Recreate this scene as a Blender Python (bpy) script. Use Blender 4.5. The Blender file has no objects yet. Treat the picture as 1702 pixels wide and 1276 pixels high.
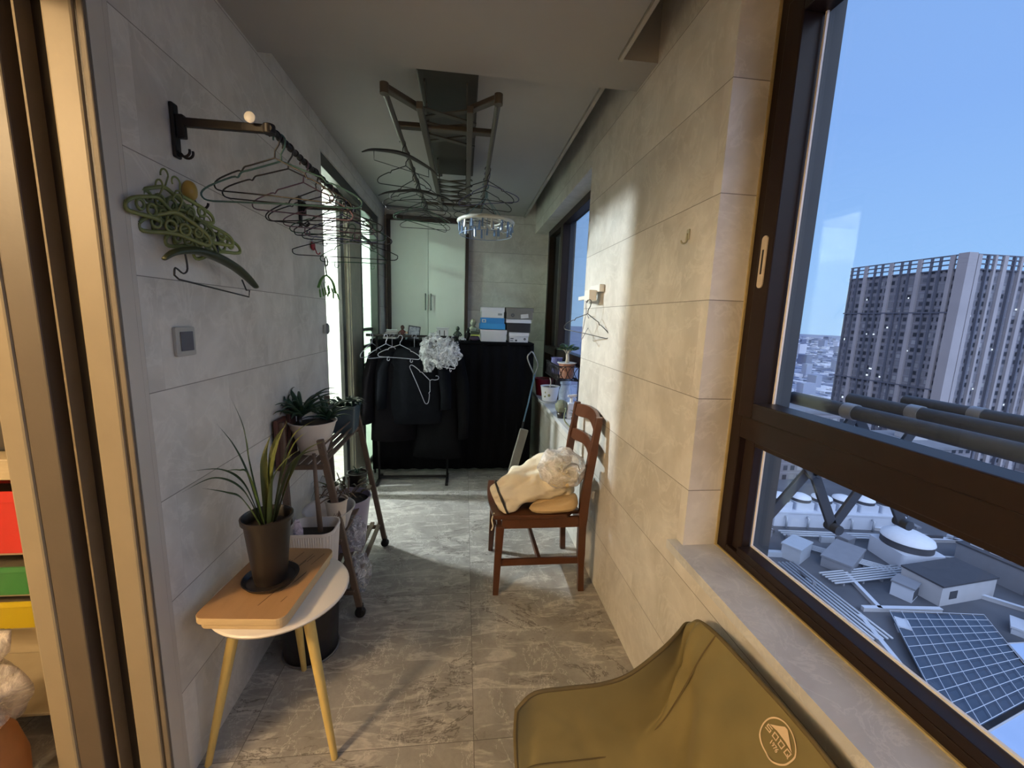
import bpy, bmesh, math, random
from mathutils import Vector, Matrix, noise
random.seed(7)
D = bpy.data; C = bpy.context
SC = C.scene
COL = SC.collection
PI = math.pi

# ------------------------------------------------------------------ camera
cam = D.cameras.new('camera'); camo = D.objects.new('camera', cam); COL.objects.link(camo)
cam.sensor_fit = 'HORIZONTAL'; cam.sensor_width = 36.0
cam.lens = 675.97 / 1702 * 36.0
cam.clip_start = 0.02; cam.clip_end = 20000
def cam_axes(yaw, pit, rol):
    s, c = math.sin, math.cos
    F = Vector((s(yaw)*c(pit), c(yaw)*c(pit), -s(pit)))
    r0 = Vector((c(yaw), -s(yaw), 0)); d0 = F.cross(r0)
    r = r0*c(rol) + d0*s(rol); d = d0*c(rol) - r0*s(rol)
    return r, d, F
r_, d_, F_ = cam_axes(0.119636, 0.158670, -0.0341646)
mw = Matrix.Identity(4)
for i in range(3):
    mw[i][0] = r_[i]; mw[i][1] = -d_[i]; mw[i][2] = -F_[i]
mw[2][3] = 1.5
camo.matrix_world = mw
SC.camera = camo

# ------------------------------------------------------------------ view
SC.view_settings.view_transform = 'Standard'
SC.view_settings.look = 'None'
SC.view_settings.gamma = 1.0
SC.view_settings.use_curve_mapping = False
SC.view_settings.exposure = 0.0

# ------------------------------------------------------------------ world: blue dusk sky
w = D.worlds.new('dusk_sky'); SC.world = w; w.use_nodes = True
nt = w.node_tree; nt.nodes.clear()
wo = nt.nodes.new('ShaderNodeOutputWorld'); bg = nt.nodes.new('ShaderNodeBackground')
tc = nt.nodes.new('ShaderNodeTexCoord'); sx = nt.nodes.new('ShaderNodeSeparateXYZ')
cr = nt.nodes.new('ShaderNodeValToRGB')
nt.links.new(tc.outputs['Generated'], sx.inputs[0]); nt.links.new(sx.outputs['Z'], cr.inputs[0])
e = cr.color_ramp.elements
e[0].position = 0.0; e[0].color = (0.42, 0.66, 0.96, 1)
e[1].position = 0.75; e[1].color = (0.27, 0.46, 0.86, 1)
n = e.new(0.10); n.color = (0.36, 0.62, 1.0, 1)
n = e.new(0.35); n.color = (0.29, 0.51, 0.95, 1)
bg.inputs[1].default_value = 1.0
# unseen side of the sky, made greyer to tint the outdoor walls lilac
rg = nt.nodes.new('ShaderNodeMapRange'); rg.inputs[1].default_value = .15; rg.inputs[2].default_value = -.45; rg.interpolation_type = 'SMOOTHSTEP'
nt.links.new(sx.outputs['X'], rg.inputs[0])
mg = nt.nodes.new('ShaderNodeMix'); mg.data_type = 'RGBA'
nt.links.new(rg.outputs[0], mg.inputs[0]); nt.links.new(cr.outputs[0], mg.inputs[6]); mg.inputs[7].default_value = (.34, .35, .44, 1)
# bright unseen sky behind the camera, added to light the interior
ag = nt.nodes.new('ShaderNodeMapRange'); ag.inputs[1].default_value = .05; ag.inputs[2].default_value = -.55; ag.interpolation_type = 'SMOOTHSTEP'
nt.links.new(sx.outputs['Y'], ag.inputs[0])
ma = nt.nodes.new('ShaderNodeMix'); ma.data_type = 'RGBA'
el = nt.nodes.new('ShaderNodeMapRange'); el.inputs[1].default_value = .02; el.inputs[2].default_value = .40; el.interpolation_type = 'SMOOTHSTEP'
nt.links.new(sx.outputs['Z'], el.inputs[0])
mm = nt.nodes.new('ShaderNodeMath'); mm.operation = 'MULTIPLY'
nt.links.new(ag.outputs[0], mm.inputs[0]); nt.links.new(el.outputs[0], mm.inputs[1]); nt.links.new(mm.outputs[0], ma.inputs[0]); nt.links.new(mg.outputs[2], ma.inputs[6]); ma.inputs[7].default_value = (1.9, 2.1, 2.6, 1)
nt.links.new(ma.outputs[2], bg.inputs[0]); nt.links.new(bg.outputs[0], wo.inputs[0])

# ------------------------------------------------------------------ big lights (the rooms' ceiling lamps)
def area(name, loc, size, power, col, target=None, sy=None):
    l = D.lights.new(name, 'AREA'); l.energy = power; l.color = col
    l.shape = 'RECTANGLE'; l.size = size; l.size_y = sy or size
    o = D.objects.new(name, l); COL.objects.link(o); o.location = loc
    if target:
        o.rotation_euler = (Vector(target)-Vector(loc)).to_track_quat('-Z', 'Y').to_euler()
    return o
def point(name, loc, rad, power, col):
    l = D.lights.new(name, 'POINT'); l.energy = power; l.color = col; l.shadow_soft_size = rad
    o = D.objects.new(name, l); COL.objects.link(o); o.location = loc; return o
point('living_room_lamp', (-2.45, -0.72, 2.44), 0.20, 270, (1.0, 0.70, 0.38))
point('bedroom_lamp', (-2.3, 3.42, 2.58), 0.06, 520, (0.90, 1.0, 1.0))

# ------------------------------------------------------------------ node helpers
class NB:
    def __init__(s, name):
        s.m = D.materials.new(name); s.m.use_nodes = True
        s.t = s.m.node_tree; s.t.nodes.clear()
        s.out = s.t.nodes.new('ShaderNodeOutputMaterial')
    def n(s, typ, **k):
        x = s.t.nodes.new(typ)
        for a, b in k.items(): setattr(x, a, b)
        return x
    def L(s, a, b): s.t.links.new(a, b)
    def val(s, sock, v):
        if hasattr(v, 'is_output') or isinstance(v, bpy.types.NodeSocket): s.L(v, sock)
        else: sock.default_value = v
    def math(s, op, a, b=0.0, c=None, clamp=False):
        x = s.n('ShaderNodeMath', operation=op, use_clamp=clamp)
        s.val(x.inputs[0], a); s.val(x.inputs[1], b)
        if c is not None: s.val(x.inputs[2], c)
        return x.outputs[0]
    def co(s): return s.n('ShaderNodeTexCoord').outputs['Object']
    def mapping(s, v, sc=(1,1,1), rot=(0,0,0), loc=(0,0,0)):
        x = s.n('ShaderNodeMapping'); s.L(v, x.inputs[0])
        x.inputs['Scale'].default_value = sc; x.inputs['Rotation'].default_value = rot; x.inputs['Location'].default_value = loc
        return x.outputs[0]
    def noise(s, v, scale, detail=4, rough=.55, dist=0.0):
        x = s.n('ShaderNodeTexNoise'); s.L(v, x.inputs['Vector'])
        x.inputs['Scale'].default_value = scale; x.inputs['Detail'].default_value = detail
        x.inputs['Roughness'].default_value = rough; x.inputs['Distortion'].default_value = dist
        return x.outputs['Fac']
    def ramp(s, f, stops):
        x = s.n('ShaderNodeValToRGB'); s.L(f, x.inputs[0]); e = x.color_ramp.elements
        while len(e) < len(stops): e.new(0.5)
        for el, (p, c) in zip(e, stops):
            el.position = p
            el.color = (c, c, c, 1) if isinstance(c, (int, float)) else (*c, 1)
        return x.outputs[0]
    def mix(s, f, a, b, mode='MIX'):
        x = s.n('ShaderNodeMix', data_type='RGBA', blend_type=mode)
        s.val(x.inputs[0], f)
        for i, v in ((6, a), (7, b)):
            if isinstance(v, tuple): v = (*v[:3], 1)
            s.val(x.inputs[i], v)
        return x.outputs[2]
    def bsdf(s, col, rough=.5, metal=0, spec=.5, bump=None, bs=.3, bd=.01, alpha=1, trans=0, sheen=0):
        b = s.n('ShaderNodeBsdfPrincipled')
        if isinstance(col, tuple): col = (*col[:3], 1)
        s.val(b.inputs['Base Color'], col); s.val(b.inputs['Roughness'], rough)
        s.val(b.inputs['Metallic'], metal); b.inputs['Specular IOR Level'].default_value = spec
        s.val(b.inputs['Alpha'], alpha); b.inputs['Transmission Weight'].default_value = trans
        b.inputs['Sheen Weight'].default_value = sheen
        if bump is not None:
            bp = s.n('ShaderNodeBump'); bp.inputs['Strength'].default_value = bs; bp.inputs['Distance'].default_value = bd
            s.L(bump, bp.inputs['Height']); s.L(bp.outputs[0], b.inputs['Normal'])
        s.L(b.outputs[0], s.out.inputs[0]); return b

_mc = {}
def plain(name, col, rough=.5, metal=0, nz=0.12, scale=12, bs=0.15, spec=.5, sheen=0):
    """simple procedural material: colour broken up by noise, with a fine bump"""
    if name in _mc: return _mc[name]
    b = NB(name); co = b.co()
    f = b.noise(co, scale, 5)
    c = b.mix(f, tuple(x*(1-nz*2) for x in col), tuple(min(1, x*(1+nz*2)) for x in col))
    b.bsdf(c, rough, metal, spec, bump=b.noise(co, scale*6, 3), bs=bs, bd=.002, sheen=sheen)
    _mc[name] = b.m; return b.m

def tile_mat(name, horiz, base1, base2, vein, rough=.32, z0=-0.003, pitch=.3165, long=.633, cloud=2.2):
    """large stone-look wall tiles; horiz = axis that runs along the wall (0 = x, 1 = y)"""
    b = NB(name); co = b.co()
    sp = b.n('ShaderNodeSeparateXYZ'); b.L(co, sp.inputs[0])
    z = sp.outputs[2]; h = sp.outputs[horiz]
    row = b.math('FLOOR', b.math('DIVIDE', b.math('SUBTRACT', z, z0), pitch))
    zf = b.math('FRACT', b.math('DIVIDE', b.math('SUBTRACT', z, z0), pitch))
    zd = b.math('MULTIPLY', b.math('MINIMUM', zf, b.math('SUBTRACT', 1.0, zf)), pitch)
    hh = b.math('ADD', b.math('DIVIDE', h, long), b.math('MULTIPLY', row, 0.5))
    hf = b.math('FRACT', hh)
    hd = b.math('MULTIPLY', b.math('MINIMUM', hf, b.math('SUBTRACT', 1.0, hf)), long)
    jz = b.math('MULTIPLY', b.math('LESS_THAN', zd, .0014), .75); jh = b.math('MULTIPLY', b.math('LESS_THAN', hd, .0007), .12)
    joint = b.math('MAXIMUM', jz, jh)
    # per-tile offset of the pattern
    col = b.math('FLOOR', hh)
    cb = b.n('ShaderNodeCombineXYZ'); b.L(b.math('MULTIPLY', row, 3.7), cb.inputs[0]); b.L(b.math('MULTIPLY', col, 5.3), cb.inputs[1])
    va = b.n('ShaderNodeVectorMath', operation='ADD'); b.L(co, va.inputs[0]); b.L(cb.outputs[0], va.inputs[1])
    v = va.outputs[0]
    f1 = b.noise(v, cloud, 6, .6, .6)
    c = b.mix(b.ramp(f1, [(.3, 0.0), (.7, 1.0)]), base1, base2)
    f2 = b.noise(v, cloud*1.7, 8, .62, 1.2)
    vn = b.ramp(f2, [(.47, 0.0), (.5, 1.0), (.53, 0.0)])
    c = b.mix(b.math('MULTIPLY', vn, .38), c, vein)
    f3 = b.noise(v, 9, 5, .6)
    c = b.mix(b.math('MULTIPLY', b.ramp(f3, [(.5, 0.0), (.8, 1.0)]), .35), c, tuple(x*.72 for x in base1))
    c = b.mix(joint, c, (.10, .09, .08))
    r = b.math('ADD', rough, b.math('MULTIPLY', f3, .2))
    b.bsdf(c, r, bump=b.math('MULTIPLY', joint, -1.0), bs=.5, bd=.002)
    return b.m

M_tile_y = tile_mat('stone_tile_side_walls', 1, (.47, .45, .42), (.69, .67, .64), (.74, .72, .68), cloud=2.6)
M_tile_x = tile_mat('stone_tile_end_wall', 0, (.47, .45, .42), (.69, .67, .64), (.74, .72, .68), cloud=2.6)

def floor_mat():
    b = NB('veined_marble_floor'); co = b.co()
    sp = b.n('ShaderNodeSeparateXYZ'); b.L(co, sp.inputs[0])
    x, y = sp.outputs[0], sp.outputs[1]
    P = .80
    xf = b.math('FRACT', b.math('DIVIDE', b.math('SUBTRACT', x, .055), P))
    yf = b.math('FRACT', b.math('DIVIDE', b.math('SUBTRACT', y, 1.243), P))
    xd = b.math('MULTIPLY', b.math('MINIMUM', xf, b.math('SUBTRACT', 1.0, xf)), P)
    yd = b.math('MULTIPLY', b.math('MINIMUM', yf, b.math('SUBTRACT', 1.0, yf)), P)
    j = b.math('LESS_THAN', b.math('MINIMUM', xd, yd), .0012)
    ix = b.math('FLOOR', b.math('DIVIDE', b.math('SUBTRACT', x, .055), P))
    iy = b.math('FLOOR', b.math('DIVIDE', b.math('SUBTRACT', y, 1.243), P))
    cb = b.n('ShaderNodeCombineXYZ'); b.L(b.math('MULTIPLY', ix, 4.1), cb.inputs[0]); b.L(b.math('MULTIPLY', iy, 2.9), cb.inputs[1])
    va = b.n('ShaderNodeVectorMath', operation='ADD'); b.L(co, va.inputs[0]); b.L(cb.outputs[0], va.inputs[1])
    v = va.outputs[0]
    f1 = b.noise(v, 3.2, 8, .62, .7)
    c = b.ramp(f1, [(.25, (.18, .17, .16)), (.5, (.29, .278, .262)), (.75, (.42, .405, .385))])
    # light streaks running diagonally
    vm = b.mapping(v, (1.3, 5, 1), (0, 0, math.radians(50)))
    f2 = b.noise(vm, 2.4, 7, .6, 1.3)
    st = b.ramp(f2, [(.52, 0.0), (.6, 1.0), (.64, .1), (.72, .8), (.8, 0.0)])
    c = b.mix(b.math('MULTIPLY', st, .5), c, (.64, .61, .57))
    # thin dark cracks
    f3 = b.noise(b.mapping(v, (1, 2.4, 1), (0, 0, math.radians(25))), 1.9, 9, .66, .5)
    ck = b.ramp(f3, [(.488, 0.0), (.497, 1.0), (.503, 1.0), (.512, 0.0)])
    gate = b.ramp(b.noise(v, 3.0, 2), [(.47, 0.0), (.56, 1.0)])
    c = b.mix(b.math('MULTIPLY', b.math('MULTIPLY', ck, gate), .75), c, (.07, .06, .05))
    f5 = b.noise(b.mapping(v, (2, 1, 1)), 3.1, 9, .66, .4)
    ck2 = b.ramp(f5, [(.535, 0.0), (.54, 1.0), (.545, 0.0)])
    c = b.mix(b.math('MULTIPLY', ck2, .8), c, (.70, .68, .65))
    f4 = b.noise(v, 45, 4, .7)
    c = b.mix(b.math('MULTIPLY', b.ramp(f4, [(.45, 0.0), (.75, 1.0)]), .25), c, (.12, .11, .10))
    c = b.mix(b.math('MULTIPLY', j, .8), c, (.08, .07, .065))
    b.bsdf(c, b.math('ADD', .27, b.math('MULTIPLY', f1, .25)), spec=.5, bump=f4, bs=.08, bd=.002)
    return b.m
M_floor = floor_mat()
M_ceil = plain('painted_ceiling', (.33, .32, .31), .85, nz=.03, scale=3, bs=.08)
M_plaster = plain('warm_plaster', (.62, .58, .50), .85, nz=.03, scale=3, bs=.08)
M_frame = plain('dark_brown_aluminium', (.016, .009, .007), .42, 0.0, nz=.1, scale=30, bs=.03, spec=.25)
M_seal = plain('black_rubber_seal', (.012, .012, .014), .6)
M_silver = plain('bare_aluminium', (.60, .60, .60), .35, .8)
M_sill = tile_mat('grey_marble_sill', 1, (.42, .43, .46), (.58, .60, .63), (.70, .70, .70), z0=-3, pitch=9, long=19, cloud=5)

# ------------------------------------------------------------------ mesh helpers
def obj(name, bm, mat, parent=None, smooth=False, bevel=0, seg=2, subd=0, solid=0, autos=None):
    me = D.meshes.new(name)
    bmesh.ops.recalc_face_normals(bm, faces=bm.faces)
    bm.to_mesh(me); bm.free()
    o = D.objects.new(name, me); COL.objects.link(o)
    for m in (mat if isinstance(mat, (list, tuple)) else [mat]): me.materials.append(m)
    if smooth:
        me.polygons.foreach_set('use_smooth', [True]*len(me.polygons))
        if autos is not None: me.set_sharp_from_angle(angle=math.radians(autos))
    if solid:
        md = o.modifiers.new('thick', 'SOLIDIFY'); md.thickness = solid; md.offset = 0
    if bevel:
        md = o.modifiers.new('bevel', 'BEVEL'); md.width = bevel; md.segments = seg; md.limit_method = 'ANGLE'; md.angle_limit = math.radians(40)
    if subd:
        md = o.modifiers.new('sub', 'SUBSURF'); md.levels = subd; md.render_levels = subd
    if parent:
        o.parent = parent
    return o
def BM(): return bmesh.new()
def bx(bm, x0, x1, y0, y1, z0, z1, mi=0):
    vs = [bm.verts.new((x, y, z)) for z in (z0, z1) for y in (y0, y1) for x in (x0, x1)]
    for f in ((0,2,3,1), (4,5,7,6), (0,1,5,4), (2,6,7,3), (0,4,6,2), (1,3,7,5)):
        fc = bm.faces.new([vs[i] for i in f]); fc.material_index = mi
    return vs
def box(x0, x1, y0, y1, z0, z1):
    bm = BM(); bx(bm, x0, x1, y0, y1, z0, z1); return bm
def frame_of(d):
    d = d.normalized(); u = Vector((0,0,1)) if abs(d.z) < .9 else Vector((1,0,0))
    a = d.cross(u).normalized(); b = d.cross(a).normalized(); return a, b
def tube(bm, pts, r, n=8, cap=True, closed=False, sx=1.0, sy=1.0, mi=0):
    pts = [Vector(p) for p in pts]; N = len(pts)
    rr = r if isinstance(r, (list, tuple)) else [r]*N
    rings = []; a = None
    for i, p in enumerate(pts):
        if closed: d = (pts[(i+1) % N]-pts[i-1])
        else: d = (pts[min(i+1, N-1)]-pts[max(i-1, 0)])
        if d.length < 1e-9: d = Vector((0,0,1))
        d.normalize()
        if a is None: a, b = frame_of(d)
        else:
            a = (a-d*a.dot(d))
            if a.length < 1e-6: a, b = frame_of(d)
            a.normalize(); b = d.cross(a).normalized()
        rings.append([bm.verts.new(p+(a*math.cos(2*PI*k/n)*sx+b*math.sin(2*PI*k/n)*sy)*rr[i]) for k in range(n)])
    for i in range(N if closed else N-1):
        A = rings[i]; B = rings[(i+1) % N]
        for k in range(n):
            f = bm.faces.new((A[k], A[(k+1) % n], B[(k+1) % n], B[k])); f.material_index = mi
    if cap and not closed:
        f = bm.faces.new(rings[0][::-1]); f.material_index = mi
        f = bm.faces.new(rings[-1]); f.material_index = mi
def bar(bm, p, q, w, h, up=(0,0,1), w2=None, h2=None):
    """rectangular bar from p to q; w across, h along up"""
    p = Vector(p); q = Vector(q); d = (q-p).normalized(); u = Vector(up)
    s = d.cross(u).normalized(); u = s.cross(d).normalized()
    w2 = w if w2 is None else w2; h2 = h if h2 is None else h2
    A = [bm.verts.new(p+s*a*w/2+u*b*h/2) for a, b in ((-1,-1),(1,-1),(1,1),(-1,1))]
    B = [bm.verts.new(q+s*a*w2/2+u*b*h2/2) for a, b in ((-1,-1),(1,-1),(1,1),(-1,1))]
    bm.faces.new(A[::-1]); bm.faces.new(B)
    for i in range(4): bm.faces.new((A[i], A[(i+1)%4], B[(i+1)%4], B[i]))
def lathe(bm, prof, n=28, c=(0,0,0), mi=0, sxy=(1,1)):
    """prof: list of (r, z); r may be 0 at the ends"""
    rings = []
    for r, z in prof:
        if r < 1e-6: rings.append([bm.verts.new((c[0], c[1], c[2]+z))])
        else: rings.append([bm.verts.new((c[0]+r*sxy[0]*math.cos(2*PI*k/n), c[1]+r*sxy[1]*math.sin(2*PI*k/n), c[2]+z)) for k in range(n)])
    for A, B in zip(rings, rings[1:]):
        for k in range(n):
            k2 = (k+1) % n
            if len(A) == 1 and len(B) == 1: continue
            if len(A) == 1: f = bm.faces.new((A[0], B[k2], B[k]))
            elif len(B) == 1: f = bm.faces.new((A[k], A[k2], B[0]))
            else: f = bm.faces.new((A[k], A[k2], B[k2], B[k]))
            f.material_index = mi
def arc(c, r, a0, a1, n, ax='xz'):
    out = []
    for i in range(n+1):
        a = a0+(a1-a0)*i/n; u = r*math.cos(a); v = r*math.sin(a)
        out.append(Vector((c[0]+u, c[1], c[2]+v)) if ax == 'xz' else Vector((c[0]+u, c[1]+v, c[2])) if ax == 'xy' else Vector((c[0], c[1]+u, c[2]+v)))
    return out
def spline(pts, n=6):
    pts = [Vector(p) for p in pts]; P = [pts[0]]+pts+[pts[-1]]; out = []
    for i in range(1, len(P)-2):
        for k in range(n):
            t = k/n; a, b, c, d = P[i-1], P[i], P[i+1], P[i+2]
            out.append(.5*((2*b)+(c-a)*t+(2*a-5*b+4*c-d)*t*t+(3*b-a-3*c+d)*t**3))
    out.append(pts[-1]); return out
def tag(o, label=None, cat=None, group=None, kind=None):
    if label: o['label'] = label
    if cat: o['category'] = cat
    if group: o['group'] = group
    if kind: o['kind'] = kind
    return o
def thing(name, label, cat, loc=(0,0,0), rotz=0, group=None):
    o = D.objects.new(name, None); COL.objects.link(o); o.empty_display_size = .05
    o.location = loc; o.rotation_euler = (0, 0, rotz)
    return tag(o, label, cat, group)
def struct(name, bm, m, parent=None, **k):
    o = obj(name, bm, m, parent, **k)
    if not parent: o['kind'] = 'structure'
    return o
def ribbon_box(bm, c, s, mi=0):
    bx(bm, c[0]-s[0]/2, c[0]+s[0]/2, c[1]-s[1]/2, c[1]+s[1]/2, c[2]-s[2]/2, c[2]+s[2]/2, mi)

def rrect0(hx, hy, n=8):
    out = []
    for cy, a0 in ((hy-hx, 0), (-hy+hx, PI)):
        for i in range(n+1): a = a0+PI*i/n; out.append((hx*math.cos(a), cy+hx*math.sin(a)))
    return out
def prism(bm, pts, z0, z1, mt=0, ms=0):
    A = [bm.verts.new((x, y, z0)) for x, y in pts]; B = [bm.verts.new((x, y, z1)) for x, y in pts]
    f = bm.faces.new(B); f.material_index = mt; bm.faces.new(A[::-1]).material_index = mt
    for i in range(len(pts)):
        f = bm.faces.new((A[i], A[(i+1)%len(pts)], B[(i+1)%len(pts)], B[i])); f.material_index = ms

# ================================================================== SHELL
XR = .7614; XL = -.857; YB = 4.65; ZC = 2.61; ZB = 2.54; HEAD = 2.435; SILL = .747
YW = 1.224; YE = 2.60; YL = 1.134; YD = 2.69
struct('floor', box(-4.3, 1.0, -1.6, 5.2, -.12, 0), M_floor)
# right wall: parapet, pier, lintel; openings are filled by the two windows
bm = BM()
bx(bm, XR, 1.03, -1.5, YW, 0, SILL-.03); bx(bm, XR, 1.03, YW, YE, 0, 2.95); bx(bm, XR, 1.03, YE, 4.9, 0, SILL-.03)
bx(bm, XR, 1.03, -1.5, YW, HEAD, 2.95); bx(bm, XR, 1.03, YE, 4.9, HEAD, 2.95); bx(bm, .912, 1.03, 4.50, 4.9, SILL-.03, HEAD)
struct('wall_right', bm, M_tile_y)
# left wall between the two sliding-door openings
bm = BM()
bx(bm, XL-.16, XL, 1.205, YD, 0, 2.95); bx(bm, XL-.16, XL, YD, 4.36, 2.45, 2.95); bx(bm, XL-.16, XL, 4.36, YB+.1, 0, 2.95)
bx(bm, XL-.16, XL, -1.5, YL, 2.175, 2.95)  # unseen near door head, lowered to shade the top of the right wall
struct('wall_left', bm, M_tile_y)
struct('wall_back', box(-1.02, 1.03, YB, YB+.15, 0, 2.95), M_tile_x)
struct('wall_behind_camera', box(-4.3, 1.03, -1.6, -1.5, 0, 2.95), M_plaster)
# ceilings: lowered slab, beam, recessed ceiling over the drying rack, open slot beside the windows
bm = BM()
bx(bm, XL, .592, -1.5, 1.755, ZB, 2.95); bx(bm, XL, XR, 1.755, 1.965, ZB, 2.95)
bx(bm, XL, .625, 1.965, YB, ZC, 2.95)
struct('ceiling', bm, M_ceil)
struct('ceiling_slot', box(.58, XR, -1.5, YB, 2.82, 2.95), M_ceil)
bm = BM(); bx(bm, .628, .648, 1.966, YB-.002, 2.598, 2.63); bx(bm, .595, .61, -1.5, 1.754, 2.53, 2.56)
struct('trim_1', bm, plain('curtain_track_grey', (.36, .34, .31), .5))

# sills
def sill(name, y0, y1, notch0=0, notch1=0):
    bm = BM(); bx(bm, XR-.0008, .905, y0, y1, SILL-.03, SILL-.0002); bx(bm, XR-.038, XR-.001, y0-notch0, y1+notch1, SILL-.03, SILL)
    return struct(name, bm, M_sill)
sill('trim_2', -1.5, YW, 0, .04); sill('trim_3', YE, 4.50, .03, 0)

# glass
def glass_mat(name='window_glass', tint=(.93, .96, 1.0), r=.02):
    b = NB(name)
    tr = b.n('ShaderNodeBsdfTransparent'); tr.inputs[0].default_value = (*tint, 1)
    gl = b.n('ShaderNodeBsdfGlossy'); gl.inputs['Roughness'].default_value = r
    lw = b.n('ShaderNodeLayerWeight'); lw.inputs[0].default_value = .5
    mx = b.n('ShaderNodeMixShader')
    fz = b.math('ADD', .022, b.math('MULTIPLY', b.math('POWER', lw.outputs['Facing'], 5.0), .9))
    b.L(fz, mx.inputs[0]); b.L(tr.outputs[0], mx.inputs[1]); b.L(gl.outputs[0], mx.inputs[2])
    b.L(mx.outputs[0], b.out.inputs[0]); return b.m
M_glass = glass_mat()

# window_1: the big near window
def P(x, y, z): return (x, y, z)
w1 = thing('window_1', None, None, (0,0,0)); w1['kind'] = 'structure'
bm = BM()   # fixed outer frame
bx(bm, .885, .955, 1.175, YW, SILL, HEAD); bx(bm, .885, .955, -1.5, 1.175, SILL, SILL+.028); bx(bm, .885, .955, -1.5, 1.175, HEAD-.06, HEAD)
bx(bm, .885, .955, -1.5, -1.44, SILL+.028, HEAD-.06)
obj('frame', bm, M_frame, w1, bevel=.003)
bm = BM(); bx(bm, .885, .955, -1.44, 1.175, 1.150, 1.225); obj('transom', bm, M_frame, w1, bevel=.003)
bm = BM()   # sash of the upper light
bx(bm, .872, .945, 1.118, 1.178, 1.222, HEAD-.055); bx(bm, .872, .945, -1.44, 1.118, 1.222, 1.272); bx(bm, .872, .945, -1.44, 1.118, HEAD-.11, HEAD-.055)
sash = obj('sash', bm, M_frame, w1, bevel=.004)
bm = BM(); bx(bm, .9, .93, 1.122, 1.166, SILL+.028, 1.150); bx(bm, .885, .93, -1.44, 1.122, SILL+.028, SILL+.052); bx(bm, .9, .93, -1.44, 1.122, 1.132, 1.150)
obj('glazing_bead', bm, M_frame, w1, bevel=.003)
bm = BM(); bx(bm, .931, .937, 1.106, 1.112, 1.272, HEAD-.11); bx(bm, .931, .936, 1.116, 1.121, SILL+.052, 1.132); bx(bm, .929, .936, -1.4, 1.116, SILL+.0525, SILL+.058)
obj('seal_strip', bm, plain('white_seal', (.75, .75, .76), .35, nz=.02), w1)
bm = BM(); prism(bm, rrect0(.011, .075), 0, .004); bmesh.ops.rotate(bm, verts=bm.verts, cent=(0,0,0), matrix=Matrix.Rotation(-PI/2, 3, 'Y')); bmesh.ops.rotate(bm, verts=bm.verts, cent=(0,0,0), matrix=Matrix.Rotation(PI/2, 3, 'X')); bmesh.ops.translate(bm, verts=bm.verts, vec=(.8718, 1.150, 1.69)); pull = obj('pull', bm, plain('ivory_pull', (.55, .48, .38), .4, nz=.02), w1)
obj('pull_slot', box(.8668, .8676, 1.147, 1.153, 1.655, 1.725), M_seal, pull)
bm = BM(); bx(bm, .878, .8848, 1.2185, YW-.0002, SILL, HEAD); bx(bm, .8795, .8848, -1.5, 1.2185, SILL, SILL+.005); obj('sealant', bm, plain('yellowed_sealant', (.34, .27, .13), .6, nz=.15, scale=40), w1)
obj('pane', box(.938, .942, -1.4, 1.118, 1.272, HEAD-.11), M_glass, w1)
obj('pane', box(.938, .942, -1.4, 1.122, SILL+.05, 1.135), M_glass, w1)

# window_2: the far window, left leaf dark, right leaf open to the sky
w2 = thing('window_2', None, None, (0,0,0)); w2['kind'] = 'structure'
bm = BM()
bx(bm, .885, .955, YE, YE+.05, SILL, HEAD); bx(bm, .885, .955, 4.44, 4.50, SILL, HEAD); bx(bm, .885, .955, YE+.05, 4.44, SILL, SILL+.05); bx(bm, .885, .955, YE+.05, 4.44, HEAD-.06, HEAD)
bx(bm, .885, .955, 3.83, 3.93, SILL+.05, HEAD-.06)
bx(bm, .885, .955, YE+.05, 4.44, 1.150, 1.225)
obj('frame', bm, M_frame, w2, bevel=.003)
obj('pane', box(.938, .942, YE+.05, 3.83, 1.225, HEAD-.06), M_glass, w2)
obj('pane', box(.938, .942, YE+.05, 3.83, SILL+.05, 1.150), M_glass, w2)
obj('pane', box(.938, .942, 3.93, 4.44, 1.225, HEAD-.06), M_glass, w2)
obj('pane', box(.938, .942, 3.93, 4.44, SILL+.05, 1.150), M_glass, w2)

# facade outside the windows, plus a dark panel added behind the far leaf
M_fac = plain('facade_stone', (.075, .08, .085), .7, nz=.1, scale=6)
bm = BM(); bx(bm, .956, 1.045, YW-.05, YE+.05, -1, 3.4); bx(bm, .956, 1.045, 3.98, 5.2, -1, 3.4)
bx(bm, .956, 1.045, -1.6, 4.4, HEAD+.0, 3.4); bx(bm, .956, 1.045, -1.6, 4.4, -1, SILL-.03)
struct('wall_facade', bm, M_fac)

# ---- near doorway on the left (sliding door jamb, seen end on)
M_cream = plain('cream_casing', (.23, .19, .13), .5, nz=.06, scale=8)
M_taupe = plain('taupe_door_leaf', (.085, .068, .052), .45, nz=.06, scale=8)
M_dark = plain('black_track', (.02, .015, .012), .5)
d1 = thing('door_1', None, None, (0,0,0)); d1['kind'] = 'structure'
obj('jamb', box(-.944, -.880, YL, YL+.035, 0, 2.449), M_cream, d1, bevel=.006)
obj('edge_trim', box(-.8795, -.872, YL+.006, YL+.035, 0, 2.449), M_dark, d1)
obj('metal_edge', box(-.8715, -.857, YL, YL+.010, 0, 2.449), plain('brushed_bronze', (.13, .11, .085), .6, 0), d1, bevel=.003)
obj('track_channel', box(-1.034, -.945, YL+.040, YL+.055, 0, 2.449), M_dark, d1)
obj('track_glint', box(-.999, -.994, YL, YL+.0395, 0, 2.449), plain('painted_glint', (.16, .12, .07), .6, 0), d1)  # thin light strip painted in for a warm highlight on the track
obj('sliding_leaf', box(-1.100, -1.036, YL, YL+.05, 0, 2.449), M_taupe, d1, bevel=.004)
obj('corner_cover', box(-1.017, -.8571, YL+.056, 1.2045, 0, 2.449), plain('grey_stone_cover', (.50, .47, .43), .5, nz=.05, scale=4), d1)
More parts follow.
